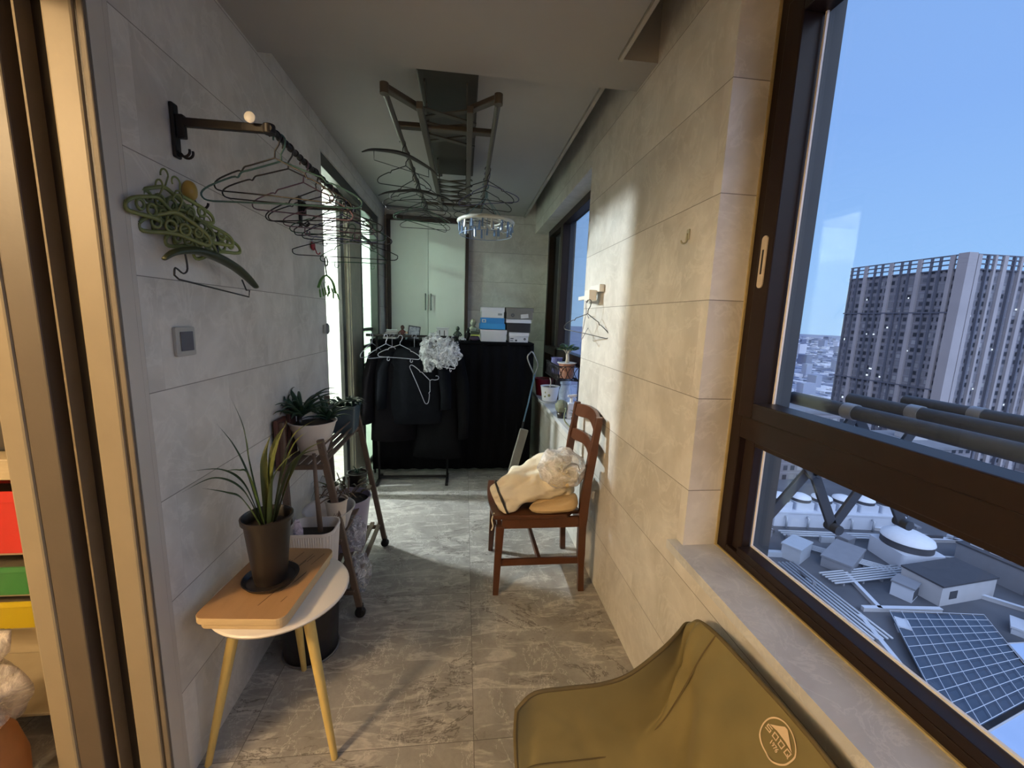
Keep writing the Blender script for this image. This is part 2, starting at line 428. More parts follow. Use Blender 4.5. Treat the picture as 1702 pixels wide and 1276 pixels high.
obj('corner_cover', box(-.8715, -.8571, YL+.0105, YL+.0555, 0, 2.449), D.materials['grey_stone_cover'], d1)
obj('inner_casing', box(-1.155, -1.101, YL-.004, YL+.05, 0, 2.449), M_cream, d1, bevel=.006)

# ---- rooms behind the doors
M_room = plain('bedroom_wall_paint', (.66, .70, .62), .8, nz=.02, scale=3)
M_room2 = plain('living_room_wall_paint', (.50, .44, .34), .8, nz=.02, scale=3)
struct('wall_room_partition', box(-4.2, -1.156, YL+.55, YL+.62, 0, 2.72), M_room2)
struct('wall_room_stub', box(-1.155, -1.018, YL+.051, YL+.62, 0, 2.72), M_room2)
struct('wall_bedroom_near', box(-4.2, -1.12, 2.30, 2.40, 0, 2.72), M_room)
struct('wall_bedroom_far', box(-4.2, -1.02, 4.70, 4.80, 0, 2.72), M_room)
struct('wall_rooms_left', box(-4.3, -4.2, -1.5, 4.8, 0, 2.72), M_room2)
struct('ceiling_rooms', box(-4.3, -1.018, -1.5, 4.8, 2.72, 2.95), M_plaster)

# ---- far sliding door on the left wall (door_2)
M_dg = plain('charcoal_door_frame', (.05, .05, .048), .4, .3)
M_bg = plain('champagne_door_stile', (.32, .30, .23), .4, .3)
def frost_mat():
    b = NB('frosted_green_glass'); co = b.co()
    tr = b.n('ShaderNodeBsdfTranslucent'); tr.inputs[0].default_value = (.66, .74, .68, 1)
    tp = b.n('ShaderNodeBsdfTransparent'); tp.inputs[0].default_value = (.64, .74, .67, 1)
    df = b.n('ShaderNodeBsdfGlossy'); df.inputs[0].default_value = (.6, .7, .62, 1); df.inputs[1].default_value = .3
    m1 = b.n('ShaderNodeMixShader'); m2 = b.n('ShaderNodeMixShader'); m1.inputs[0].default_value = .55; m2.inputs[0].default_value = .1
    b.L(tr.outputs[0], m1.inputs[1]); b.L(tp.outputs[0], m1.inputs[2]); b.L(m1.outputs[0], m2.inputs[1]); b.L(df.outputs[0], m2.inputs[2])
    b.L(m2.outputs[0], b.out.inputs[0]); return b.m
M_frost = frost_mat()
d2 = thing('door_2', None, None, (0,0,0)); d2['kind'] = 'structure'
bm = BM(); bx(bm, -1.015, -.87, YD+.001, 4.359, 2.37, 2.449); bx(bm, -1.015, -.87, 4.30, 4.359, 0, 2.37)
obj('frame', bm, M_dg, d2, bevel=.003)

# ---- leaves of door_2
bm = BM()
bx(bm, -.955, -.925, 3.28, 3.36, 0, 2.37); bx(bm, -.990, -.960, 3.40, 3.47, 0, 2.37)
obj('sliding_stile', bm, M_dg, d2, bevel=.003)
bm = BM(); bx(bm, -.955, -.922, 3.52, 3.86, 0, 2.37); bx(bm, -.958, -.924, 3.47, 3.50, 0, 2.37)
obj('champagne_stile', bm, M_bg, d2, bevel=.004)
bm = BM(); bx(bm, -.958, -.920, 3.862, 3.90, 0, 2.37); bx(bm, -.955, -.925, 3.90, 4.30, 0, .05)
for z in (2.19, 1.355, 1.196, 1.026): bx(bm, -.955, -.925, 3.90, 4.30, z-.014, z+.014)
obj('leaf_bars', bm, M_dg, d2, bevel=.002)
obj('pane', box(-.943, -.937, 3.90, 4.30, .05, 2.37), M_frost, d2)
obj('threshold', box(-1.01, -.86, YD+.001, 4.30, 0.0, .012), M_silver, d2)
bm = BM(); bx(bm, -.99, -.88, YD+.001, YD+.03, 0.012, 2.37); obj('side_trim', bm, M_silver, d2, bevel=.002)

# wardrobe with louvres seen through the gap of door_2
bm = BM(); bx(bm, -2.9, -2.4, 4.25, 4.69, 0, 2.3)
wd = thing('louvred_wardrobe', 'pale wardrobe with louvred door seen through the gap of the far sliding door', 'wardrobe')
obj('carcass', bm, plain('ivory_lacquer', (.70, .68, .58), .5, nz=.02), wd, bevel=.004)
bm = BM()
for k in range(26): 
    z = .15+k*.08; bar(bm, (-2.88, 4.235, z), (-2.42, 4.235, z), .03, .05, up=(0,-.5,1))
obj('louvres', bm, plain('cream_louvre', (.55, .53, .42), .5, nz=.02), wd)

# ================================================================== OLIVE CAMPING CHAIR
M_olive = None
def olive():
    b = NB('olive_canvas'); co = b.co()
    f = b.noise(co, 7, 5); wv = b.noise(b.mapping(co, (260, 260, 260)), 1, 2)
    c = b.mix(f, (.148, .122, .052), (.20, .165, .072))
    b.bsdf(c, .8, spec=.25, bump=wv, bs=.12, bd=.001, sheen=.1); return b.m
M_olive = olive()
M_olive2 = plain('dark_olive_piping', (.10, .075, .03), .8, nz=.1, scale=40)
cc = thing('camping_chair', 'olive green canvas camping chair with a round white logo under the window', 'chair', (.40, .60, 0))
inv = Matrix.Translation((-.40, -.60, 0))
def mirror_y(y): return 1.21-y
secs = [  # (front -> back) each: far wing top, wing mid, wing foot, seat..., mirrored
    [(.150,.905,.490), (.148,.895,.42), (.152,.860,.345), (.150,.74,.315), (.150,.605,.305)],
    [(.200,.925,.515), (.200,.912,.44), (.200,.868,.355), (.200,.74,.308), (.200,.605,.292)],
    [(.290,.932,.516), (.290,.912,.44), (.290,.872,.352), (.290,.74,.290), (.290,.605,.270)],
    [(.390,.935,.518), (.390,.915,.44), (.390,.875,.352), (.390,.74,.285), (.390,.605,.262)],
    [(.470,.940,.538), (.475,.922,.45), (.470,.880,.362), (.470,.74,.300), (.470,.605,.280)],
    [(.565,.958,.590), (.560,.945,.50), (.545,.890,.42), (.535,.75,.370), (.530,.605,.355)],
    [(.630,.992,.608), (.618,.965,.55), (.605,.900,.51), (.595,.76,.490), (.590,.605,.490)],
    [(.672,1.022,.612), (.660,.985,.61), (.652,.905,.61), (.648,.77,.61), (.645,.605,.615)],
    [(.698,1.030,.606), (.692,.985,.650), (.690,.905,.676), (.690,.78,.690), (.688,.605,.706)],
]
def full(s): return s+[(x, mirror_y(y), z) for x, y, z in s[-2::-1]]
grid = [full(s) for s in secs]
def sp2(grid, n, m):
    rows = [spline(r, m) for r in grid]; cols = list(zip(*rows)); cols = [spline(c, n) for c in cols]
    return [list(r) for r in zip(*cols)]
G = sp2(grid, 7, 7)
bm = BM()
rows = []
for i, r in enumerate(G):
    rr = []
    for j, p in enumerate(r):
        p = Vector(p); s = i/(len(G)-1)
        wrk = (noise.noise(Vector((p.x*9, p.y*5, p.z*7)))*.018+noise.noise(Vector((p.x*4+3, p.y*16, p.z*10)))*.012-.012*max(0, 1-abs(noise.noise(Vector((p.x*5, p.y*7+9, p.z*4))))*7))
        edge = min(1, min(i, len(G)-1-i, j, len(r)-1-j)/3)
        v = j/(len(r)-1)
        def fold(s0, s1, v0, v1, wd, dp):   # a crease running from (s0, v0) to (s1, v1)
            if not s0-.06 < s < s1+.06: return 0
            t = min(1, max(0, (s-s0)/(s1-s0))); vc = v0+(v1-v0)*t+.012*math.sin(t*7)
            return dp*math.exp(-((v-vc)/wd)**2)*math.sin(PI*min(1, max(0, (s-s0+.06)/(s1-s0+.12))))
        wrk += fold(.55, .98, .22, .10, .016, -.030)+fold(.55, .98, .26, .14, .022, .018)+fold(.50, .80, .34, .30, .02, -.018)+fold(.62, .90, .40, .30, .03, .012)+fold(.12, .34, .02, .20, .02, -.016)+fold(.30, .52, .05, .24, .025, -.018)+fold(.02, .25, .12, .16, .015, -.012)+fold(.40, .62, .48, .55, .03, -.012)
        q = p+Vector((-.5, 0, .8))*wrk*edge
        rr.append(bm.verts.new(q-Vector((.40, .60, 0))))
    rows.append(rr)
for i in range(len(rows)-1):
    for j in range(len(rows[0])-1):
        bm.faces.new((rows[i][j], rows[i][j+1], rows[i+1][j+1], rows[i+1][j]))
fabric = obj('sling_fabric', bm, M_olive, cc, smooth=True, solid=.006, subd=1)
def edge_pts():
    a = [Vector(G[0][j]) for j in range(len(G[0]))]; b = [Vector(G[i][-1]) for i in range(1, len(G))]
    c = [Vector(G[-1][j]) for j in range(len(G[0])-2, -1, -1)]; d = [Vector(G[i][0]) for i in range(len(G)-2, 0, -1)]
    return [p-Vector((.40, .60, 0)) for p in a+b+c+d]
bm = BM(); tube(bm, edge_pts(), .0055, 6, closed=True); obj('edge_piping', bm, M_olive2, cc, smooth=True)
# seams where the wings meet the seat
for s in (14, len(G[0])-15):
    bm = BM(); tube(bm, [Vector(G[i][s])-Vector((.40, .60, -.004)) for i in range(len(G))], .0022, 5); obj('seam', bm, M_olive2, cc)
M_black = plain('black_coated_tube', (.02, .02, .022), .4, .2)
for sy in (.30, -.30):
    bm = BM(); tube(bm, [(-.24, sy, .33), (.22, sy*.95, .02)], .011, 10); lathe(bm, [(0, 0), (.018, 0), (.018, .03), (0, .03)], 12, (.22, sy*.95, 0)); obj('leg', bm, M_black, cc, smooth=True, autos=40)
    bm = BM(); tube(bm, [(.10, sy, .33), (-.20, sy*.95, .02)], .011, 10); lathe(bm, [(0, 0), (.018, 0), (.018, .03), (0, .03)], 12, (-.20, sy*.95, 0)); obj('leg', bm, M_black, cc, smooth=True, autos=40)
    bm = BM(); tube(bm, [(.10, sy, .285), (.255, sy*1.10, .46)], .010, 10); obj('back_pole', bm, M_black, cc, smooth=True, autos=40)
# round logo printed on the back, laid on the fabric
from mathutils.bvhtree import BVHTree
bv = BVHTree.FromPolygons([tuple(v.co) for v in fabric.data.vertices], [tuple(p.vertices) for p in fabric.data.polygons])
def text_mesh(body, size, align='CENTER', space=1.0, bold=0.0):
    cu = D.curves.new('t', 'FONT'); cu.body = body; cu.size = size; cu.align_x = align; cu.align_y = 'CENTER'; cu.space_character = space
    cu.offset = bold; cu.resolution_u = 3
    o = D.objects.new('t', cu); COL.objects.link(o)
    bpy.context.view_layer.update()
    me = D.meshes.new_from_object(o.evaluated_get(bpy.context.evaluated_depsgraph_get()))
    D.objects.remove(o); D.curves.remove(cu); return me
lc = Vector((.2218, .047, .672)); lc.x = .222
def logo_flat():
    bm = BM(); R = .040
    n = 56; ro = [bm.verts.new((R*math.cos(2*PI*k/n), R*math.sin(2*PI*k/n), 0)) for k in range(n)]
    ri = [bm.verts.new((R*.925*math.cos(2*PI*k/n), R*.925*math.sin(2*PI*k/n), 0)) for k in range(n)]
    for k in range(n): bm.faces.new((ro[k], ro[(k+1)%n], ri[(k+1)%n], ri[k]))
    mt = [(-.029,.008),(-.017,.019),(-.004,.032),(.003,.033),(.013,.023),(.030,.008),(.012,.0115),(-.012,.0115)]
    # mountain as a triangulated strip
    vs = [bm.verts.new((x, y, 0)) for x, y in mt]
    for f in ((0,1,7),(1,2,7),(2,3,7),(3,6,7),(3,4,6),(4,5,6)): bm.faces.new([vs[i] for i in f])
    # rounded square O, D, Q letters and the S drawn as strokes
    def stroke(pts, w=.0021):
        for a, b in zip(pts, pts[1:]):
            a = Vector((*a, 0)); b = Vector((*b, 0)); d = (b-a).normalized(); s = Vector((-d.y, d.x, 0))*w/2; a = a-d*w/2; b = b+d*w/2
            bm.faces.new([bm.verts.new(p) for p in (a-s, b-s, b+s, a+s)])
    hx, hy = .0050, .0048; y0 = .001
    def at(cx, pts): stroke([(cx+x*hx, y0+y*hy) for x, y in pts])
    at(-.0255, [(1,1),(-1,1),(-1,0),(1,0),(1,-1),(-1,-1)])
    at(-.0085, [(1,1),(-1,1),(-1,-1),(1,-1),(1,1)])
    at(.0085, [(-1.3,1),(1,1),(1,-1),(-1,-1),(-1,1)])
    at(.0255, [(1,1),(-1,1),(-1,-1),(1,-1),(1,1)]); at(.0255, [(.3,-.3),(1.2,-1.3)])
    return bm
bm = logo_flat()
tm = text_mesh('1976', .0125, bold=.0003)
b2 = BM(); b2.from_mesh(tm); bmesh.ops.translate(b2, verts=b2.verts, vec=(0, -.0145, 0)); tmp = D.meshes.new('x'); b2.to_mesh(tmp); b2.free(); bm.from_mesh(tmp)
bmesh.ops.subdivide_edges(bm, edges=[e for e in bm.edges if e.calc_length() > .01], cuts=3, use_grid_fill=True)
# reading direction runs towards the camera end of the chair; letter tops point up the back
ex = Vector((.0, -1, 0)); ey = Vector((.45, 0, .89)).normalized(); nn = Vector((-.89, 0, .45))
for v in bm.verts:
    p = lc+ex*v.co.x+ey*v.co.y+nn*.08
    hit = bv.ray_cast(p, -nn)
    h = hit[0] if hit[0] else p-nn*.08
    v.co = h+nn*.0062
obj('logo_print', bm, plain('cream_print', (.62, .48, .32), .7, nz=.03), cc)['label'] = 'round cream printed logo with a mountain and 1976'

# ================================================================== WOODEN CHAIR
def wood(name, c1, c2, rough=.35, sc=3, axis=(1, 14, 14)):
    b = NB(name); co = b.co()
    f = b.noise(b.mapping(co, axis), sc, 6, .6, .8)
    g = b.noise(b.mapping(co, tuple(a*6 for a in axis)), sc, 3)
    c = b.mix(f, c1, c2); c = b.mix(b.math('MULTIPLY', g, .35), c, tuple(x*.5 for x in c1))
    b.bsdf(c, rough, bump=g, bs=.06, bd=.001); return b.m
M_cherry = wood('cherry_stained_wood', (.060, .021, .010), (.115, .042, .019), .3, 4, (3, 14, 3))
wc = thing('wooden_chair', 'cherry brown wooden dining chair against the tiled wall, holding a coat', 'chair', (.42, 2.245, 0))
def W(bm):   # shift world coordinates to the chair's base
    bmesh.ops.translate(bm, verts=bm.verts, vec=(-.42, -2.245, 0)); return bm
def chair_part(name, bm, **k): return obj(name, W(bm), M_cherry, wc, **k)
for y, s in ((2.03, -1), (2.45, 1)):
    bm = BM(); bar(bm, (.205, y, .40), (.190, y+s*.008, 0.0), .036, .046, up=(1,0,0), w2=.028, h2=.030); chair_part('leg', bm, bevel=.004)
    bm = BM()
    path = [(.672, y+s*.004, 0), (.662, y, .22), (.660, y, .44), (.672, y, .62), (.700, y, .86), (.716, y, 1.0)]
    sz = [(.030,.034), (.034,.042), (.036,.048), (.034,.044), (.030,.036), (.030,.034)]
    prev = None
    for p, (sw, sh) in zip(spline(path, 4), [sz[min(i//4, 5)] for i in range(21)]):
        r = [bm.verts.new((p.x+a*sh/2, p.y+b*sw/2, p.z)) for a, b in ((-1,-1),(1,-1),(1,1),(-1,1))]
        if prev:
            for k in range(4): bm.faces.new((prev[k], prev[(k+1)%4], r[(k+1)%4], r[k]))
        else: bm.faces.new(r[::-1])
        prev = r
    bm.faces.new(prev); chair_part('back_post', bm, bevel=.003)
# seat, a dished slab with a curved front
bm = BM(); N = 12; top = []; bot = []
for i in range(N+1):
    for j in range(N+1):
        u = i/N; v = j/N
        x = .165+u*.475-.012*math.sin(PI*v)*(1-u)*1.5; y = 2.000+v*.49
        if u > .9: y = 2.245+(y-2.245)*.80
        z = .470-.010*math.sin(PI*v)*math.sin(PI*min(1, u*1.1))
        top.append(bm.verts.new((x, y, z))); bot.append(bm.verts.new((x+.006, 2.245+(y-2.245)*.985, .445)))
for i in range(N):
    for j in range(N):
        a, b_, c_, d_ = i*(N+1)+j, i*(N+1)+j+1, (i+1)*(N+1)+j+1, (i+1)*(N+1)+j
        bm.faces.new((top[a], top[b_], top[c_], top[d_])); bm.faces.new((bot[a], bot[d_], bot[c_], bot[b_]))
bd = [j for j in range(N+1)]+[(i)*(N+1)+N for i in range(1, N+1)]+[N*(N+1)+j for j in range(N-1, -1, -1)]+[i*(N+1) for i in range(N-1, 0, -1)]
for k in range(len(bd)): a, b_ = bd[k], bd[(k+1) % len(bd)]; bm.faces.new((top[a], top[b_], bot[b_], bot[a]))
chair_part('seat', bm, bevel=.006)
for y in (2.03, 2.45):
    chair_part('apron', box(.215, .650, y-.010, y+.010, .385, .4445), bevel=.002)
chair_part('apron', box(.190, .212, 2.048, 2.432, .385, .4445), bevel=.002)
chair_part('apron', box(.642, .662, 2.048, 2.432, .385, .4445), bevel=.002)
for y in (2.03, 2.45):
    bm = BM(); bar(bm, (.208, y, .185), (.650, y, .185), .018, .038); chair_part('side_stretcher', bm, bevel=.003)
bm = BM(); bar(bm, (.43, 2.04, .185), (.43, 2.44, .185), .020, .034); chair_part('cross_stretcher', bm, bevel=.003)
def rail(name, z0, z1, x0, arch, notch, lean):
    bm = BM(); n = 24; pr = None
    for i in range(n+1):
        v = i/n; y = 2.03+v*.42; s = math.sin(PI*v)
        xb = x0+.028*s
        zt = z1+arch*max(0, math.sin(PI*v))**.7; zb = z0+notch*(math.exp(-((v-.5)/.22)**2)-.3*(1 if .08 < v < .92 else 0))
        r = [bm.verts.new((xb+a*.010+lean*(z-z0), y, z)) for a, z in ((-1, zb), (1, zb), (1, zt), (-1, zt))]
        if pr:
            for k in range(4): bm.faces.new((pr[k], pr[(k+1)%4], r[(k+1)%4], r[k]))
        else: bm.faces.new(r[::-1])
        pr = r
    bm.faces.new(pr); chair_part(name, bm, bevel=.002)
rail('crest_rail', .925, .985, .703, .022, .020, .18)
rail('back_slat', .775, .830, .686, .016, .014, .16)

# coat, lower bundle and plastic bag on the chair
def dens(secs, k):
    cs = [spline([q[i] for q in secs], k) for i in range(3)]
    return list(zip(*cs))
def loft(bm, secs, n=20, nz=.0, ns=8, seed=0, cap=True, ridge=0):
    """secs: list of (centre, semi-axis a vector, semi-axis b vector)"""
    rings = []
    for c, a, b in secs:
        c, a, b = Vector(c), Vector(a), Vector(b); r = []
        for k in range(n):
            t = 2*PI*k/n; d = a*math.cos(t)+b*math.sin(t); p = c+d
            q = p*ns+Vector((seed, seed*.7, 0))
            r.append(bm.verts.new(p+d.normalized()*(nz*(noise.noise(q)+.5*noise.noise(q*2.3))-ridge*max(0, 1-abs(noise.noise(q*1.2+Vector((3, 7, 1))))*5))))
        rings.append(r)
    for A, B in zip(rings, rings[1:]):
        for k in range(n): bm.faces.new((A[k], A[(k+1)%n], B[(k+1)%n], B[k]))
    if cap:
        bm.faces.new(rings[0][::-1]); bm.faces.new(rings[-1])
def crumple(name, c1, c2, rough=.8, sc=18, bs=.6, spec=.4):
    b = NB(name); co = b.co(); f = b.noise(co, sc, 5, .6, .8); g = b.noise(co, sc*.35, 3)
    b.bsdf(b.mix(g, c1, c2), rough, spec=spec, bump=f, bs=bs, bd=.008); return b.m
M_coat = crumple('beige_padded_cloth', (.54, .49, .38), (.72, .67, .55), sc=11, bs=1)
M_tan = crumple('tan_padded_cloth', (.44, .31, .16), (.56, .42, .24))
ct = thing('beige_coat', 'folded beige coat sleeve lying across the seat of the wooden chair', 'coat', (.36, 2.2, .47))
def Tm(bm, t): bmesh.ops.translate(bm, verts=bm.verts, vec=t); return bm
bm = BM()
loft(bm, dens([((.180,2.13,.515),(0,.045,0),(-.02,0,.045)), ((.182,2.13,.520),(0,.10,0),(-.03,0,.058)), ((.22,2.135,.530),(0,.115,0),(-.035,0,.072)), ((.29,2.15,.555),(0,.125,0),(-.05,0,.085)),
          ((.37,2.17,.578),(0,.135,0),(-.05,0,.098)), ((.45,2.19,.600),(0,.15,0),(-.04,0,.118)), ((.53,2.20,.610),(0,.15,0),(-.02,0,.125)), ((.60,2.21,.600),(0,.14,0),(0,0,.11)), ((.640,2.21,.58),(0,.08,0),(0,0,.07))], 4), 60, .038, 11, 3, ridge=.016)
for v in bm.verts: v.co.z = max(v.co.z, .4725)
obj('sleeve', Tm(bm, (-.36, -2.2, -.47)), M_coat, ct, smooth=True, subd=1)
bm = BM()
loft(bm, [((.214,2.134,.528),(0,.121,0),(-.036,0,.079)), ((.224,2.134,.531),(0,.122,0),(-.036,0,.080))], 60, .038, 11, 3, ridge=.010)
for v in bm.verts: v.co.z = max(v.co.z, .474)
obj('cuff_band', Tm(bm, (-.36, -2.2, -.47)), plain('black_band', (.02, .02, .018), .6), ct, smooth=True)
bm = BM(); tube(bm, spline([(.172, 2.03, .475), (.160, 2.02, .44), (.166, 2.01, .41), (.158, 2.012, .385)], 4), .004, 6)
obj('drawcord', Tm(bm, (-.36, -2.2, -.47)), M_coat, ct, smooth=True)
bm = BM()
loft(bm, [((.36,2.05,.49),(0,.03,0),(.0,0,.012)), ((.43,2.06,.495),(0,.08,0),(0,0,.030)), ((.52,2.07,.505),(0,.10,0),(.0,0,.040)), ((.60,2.08,.515),(0,.11,0),(0,0,.045)), ((.638,2.10,.52),(0,.09,0),(0,0,.040))], 40, .030, 14, 9, ridge=.012)
for v in bm.verts: v.co.z = max(v.co.z, .4715)
low = obj('hood', Tm(bm, (-.36, -2.2, -.47)), M_tan, ct, smooth=True, subd=1); low['label'] = 'tan lower flap of the coat'
def plastic(name, col=(.75, .76, .80), a=.45, rough=.18, sc=22):
    b = NB(name); co = b.co(); f = b.noise(co, sc, 6, .65, 1.2)
    p = b.n('ShaderNodeBsdfPrincipled'); p.inputs['Base Color'].default_value = (*col, 1); p.inputs['Roughness'].default_value = rough
    bp = b.n('ShaderNodeBump'); bp.inputs['Strength'].default_value = .9; bp.inputs['Distance'].default_value = .012
    b.L(f, bp.inputs['Height']); b.L(bp.outputs[0], p.inputs['Normal'])
    tr = b.n('ShaderNodeBsdfTransparent'); mx = b.n('ShaderNodeMixShader')
    ff = b.ramp(f, [(.38, max(0, a-.38)), (.52, a-.05), (.60, min(1, a+.35)), (.7, a-.1)]); b.L(ff, mx.inputs[0]); b.L(tr.outputs[0], mx.inputs[1]); b.L(p.outputs[0], mx.inputs[2]); b.L(mx.outputs[0], b.out.inputs[0]); return b.m
M_plastic = plastic('clear_crinkled_plastic', a=.40)
pb = thing('plastic_bag', 'clear plastic bag with a yellow lining resting on the coat on the wooden chair', 'bag', (.55, 2.12, .60))
def blob(bm, c, rx, ry, rz, nz=.2, ns=3, seed=0, n=20, m=14, flat=None):
    rings = []
    for i in range(m+1):
        t = PI*i/m; r = []
        for k in range(n if 0 < i < m else 1):
            a = 2*PI*k/n; d = Vector((math.sin(t)*math.cos(a), math.sin(t)*math.sin(a), math.cos(t)))
            s = 1+nz*(noise.noise(d*ns+Vector((seed, 0, seed)))+.4*noise.noise(d*ns*2.7+Vector((0, seed, 0))))
            p = Vector((c[0]+d.x*rx*s, c[1]+d.y*ry*s, c[2]+d.z*rz*s))
            if flat is not None: p.z = max(p.z, flat)
            r.append(bm.verts.new(p))
        rings.append(r)
    for A, B in zip(rings, rings[1:]):
        for k in range(n):
            k2 = (k+1) % n
            if len(A) == 1: bm.faces.new((A[0], B[k], B[k2]))
            elif len(B) == 1: bm.faces.new((A[k2], A[k], B[0]))
            else: bm.faces.new((A[k], B[k], B[k2], A[k2]))
bm = BM(); blob(bm, (.540, 2.075, .705), .128, .10, .112, .22, 2.6, 4, 30, 20)
obj('film', Tm(bm, (-.55, -2.12, -.60)), plastic('clear_film', (.74, .75, .80), .68, .14, 16), pb, smooth=True, subd=1)
bm = BM(); blob(bm, (.545, 2.085, .655), .090, .080, .062, .15, 2.2, 8, 22, 14)
obj('yellow_lining', Tm(bm, (-.55, -2.12, -.60)), crumple('pale_yellow_cloth', (.66, .54, .30), (.74, .63, .40)), pb, smooth=True)
bm = BM(); tube(bm, spline([(.52,1.985,.715), (.53,1.978,.74), (.56,1.975,.765), (.60,1.985,.755), (.62,2.0,.71)], 5), .006, 6, sy=.4)
obj('handle', Tm(bm, (-.55, -2.12, -.60)), plain('grey_handle', (.22, .21, .21), .4), pb, smooth=True)

# ================================================================== ROUND TABLE
M_white = plain('white_lacquer', (.66, .62, .56), .35, nz=.02)
M_yleg = wood('pale_yellow_wood', (.50, .37, .12), (.62, .48, .18), .45, 3, (8, 8, 1))
TC = (-.612, 1.357)
tb = thing('side_table', 'round white side table on tapered yellow wooden legs by the left wall', 'table', (TC[0], TC[1], 0))
bm = BM(); lathe(bm, [(0, .534), (.204, .534), (.211, .538), (.2145, .545), (.2125, .549), (.209, .551), (0, .551)], 64)
obj('table_top', bm, M_white, tb, smooth=True, autos=35)
for fx, fy in ((-.418, 1.225), (-.826, 1.24), (-.655, 1.60)):
    dx, dy = fx-TC[0], fy-TC[1]
    bm = BM(); tube(bm, [(dx*.52, dy*.52, .535), (dx, dy, 0)], [.019, .0105], 16); obj('leg', bm, M_yleg, tb, smooth=True, autos=60)
# wooden board lying on the table
M_board = wood('orange_board', (.30, .165, .07), (.42, .25, .12), .5, 3, (3, 1, 3))
M_boardside = wood('light_board_edge', (.46, .34, .18), (.55, .43, .26), .6, 3, (1, 1, 6))
bd_ = thing('cutting_board', 'thick wooden board with dark scratches under the brown plant pot', 'board', (-.640, 1.352, .5515))
bm = BM()
def rrect(hx, hy, r, n=6):
    out = []
    for cx, cy, a0 in ((hx-r, hy-r, 0), (-hx+r, hy-r, PI/2), (-hx+r, -hy+r, PI), (hx-r, -hy+r, 1.5*PI)):
        for i in range(n+1): a = a0+PI/2*i/n; out.append((cx+r*math.cos(a), cy+r*math.sin(a)))
    return out
def prism_(bm, pts, z0, z1, mt=0, ms=0):
    A = [bm.verts.new((x, y, z0)) for x, y in pts]; B = [bm.verts.new((x, y, z1)) for x, y in pts]
    f = bm.faces.new(B); f.material_index = mt; bm.faces.new(A[::-1]).material_index = mt
    for i in range(len(pts)):
        f = bm.faces.new((A[i], A[(i+1)%len(pts)], B[(i+1)%len(pts)], B[i])); f.material_index = ms
prism(bm, rrect(.129, .180, .03), 0, .021, 1, 1); prism(bm, rrect(.135, .190, .03), .0215, .043, 0, 1)
o = obj('board', bm, [M_board, M_boardside], bd_, bevel=.002); 
rnd = random.Random(3)
for k in range(18):
    x = .045+rnd.uniform(-.05, .055); y = rnd.uniform(-.14, .12); l = rnd.uniform(.02, .07)
    bm = BM(); tube(bm, [(x, y, .0432), (x+l*.25, y+l, .0432)], .0008, 4); obj('scratch', bm, plain('dark_scratch', (.03, .015, .01), .8), bd_)
bd_.rotation_euler = (0, 0, math.radians(-5))
# orchid pot
M_brownpot = plain('dark_brown_plastic', (.014, .010, .008), .4, nz=.05)
M_soil = plain('dark_soil', (.03, .022, .016), .95, nz=.3, scale=60, bs=1)
def leaf_mesh(bm, pts, w, n=10, fold=.25, up=(0,0,1), mi=0):
    """strap leaf along pts with half width w(t)"""
    P_ = spline(pts, n); N = len(P_); prev = None
    for i, p in enumerate(P_):
        t = i/(N-1); d = (P_[min(i+1, N-1)]-P_[max(i-1, 0)]).normalized()
        s = d.cross(Vector(up))
        if s.length < .05: s = d.cross(Vector((0, 1, 0)))
        s.normalize(); u = s.cross(d)
        ww = w*min(1, 1.35*math.sin(PI*min(.5+.5*t, 1)**1.0))*(1-.35*(1-t)) if t > .02 else w*.6
        ww = max(ww*(1-t**6), w*.04)
        r = [bm.verts.new(p-s*ww+u*ww*fold), bm.verts.new(p-u*ww*.1), bm.verts.new(p+s*ww+u*ww*fold)]
        if prev:
            for k in (0, 1): f = bm.faces.new((prev[k], prev[k+1], r[k+1], r[k])); f.material_index = mi
        prev = r
M_leaf = crumple('dark_green_leaf', (.022, .045, .020), (.05, .085, .030), .4, 40, .1)
M_leafy = crumple('olive_green_leaf', (.065, .085, .020), (.11, .13, .035), .45, 40, .1)
PX, PY = -.650, 1.290
op = thing('potted_orchid', 'strap-leaved plant in a dark brown plastic pot on the wooden board', 'potted plant', (PX, PY, .595))
bm = BM(); lathe(bm, [(0, 0), (.066, 0), (.082, .006), (.094, .022), (.091, .023), (.078, .010), (0, .008)], 36); obj('saucer', bm, M_brownpot, op, smooth=True, autos=40)
bm = BM(); lathe(bm, [(0, .010), (.052, .010), (.056, .03), (.076, .235), (.084, .237), (.085, .252), (.080, .254), (.074, .247), (.070, .20), (0, .20)], 40); obj('pot', bm, M_brownpot, op, smooth=True, autos=40)
bm = BM(); lathe(bm, [(0, .225), (.05, .222), (.0725, .215)], 24); obj('soil', bm, M_soil, op, smooth=True)
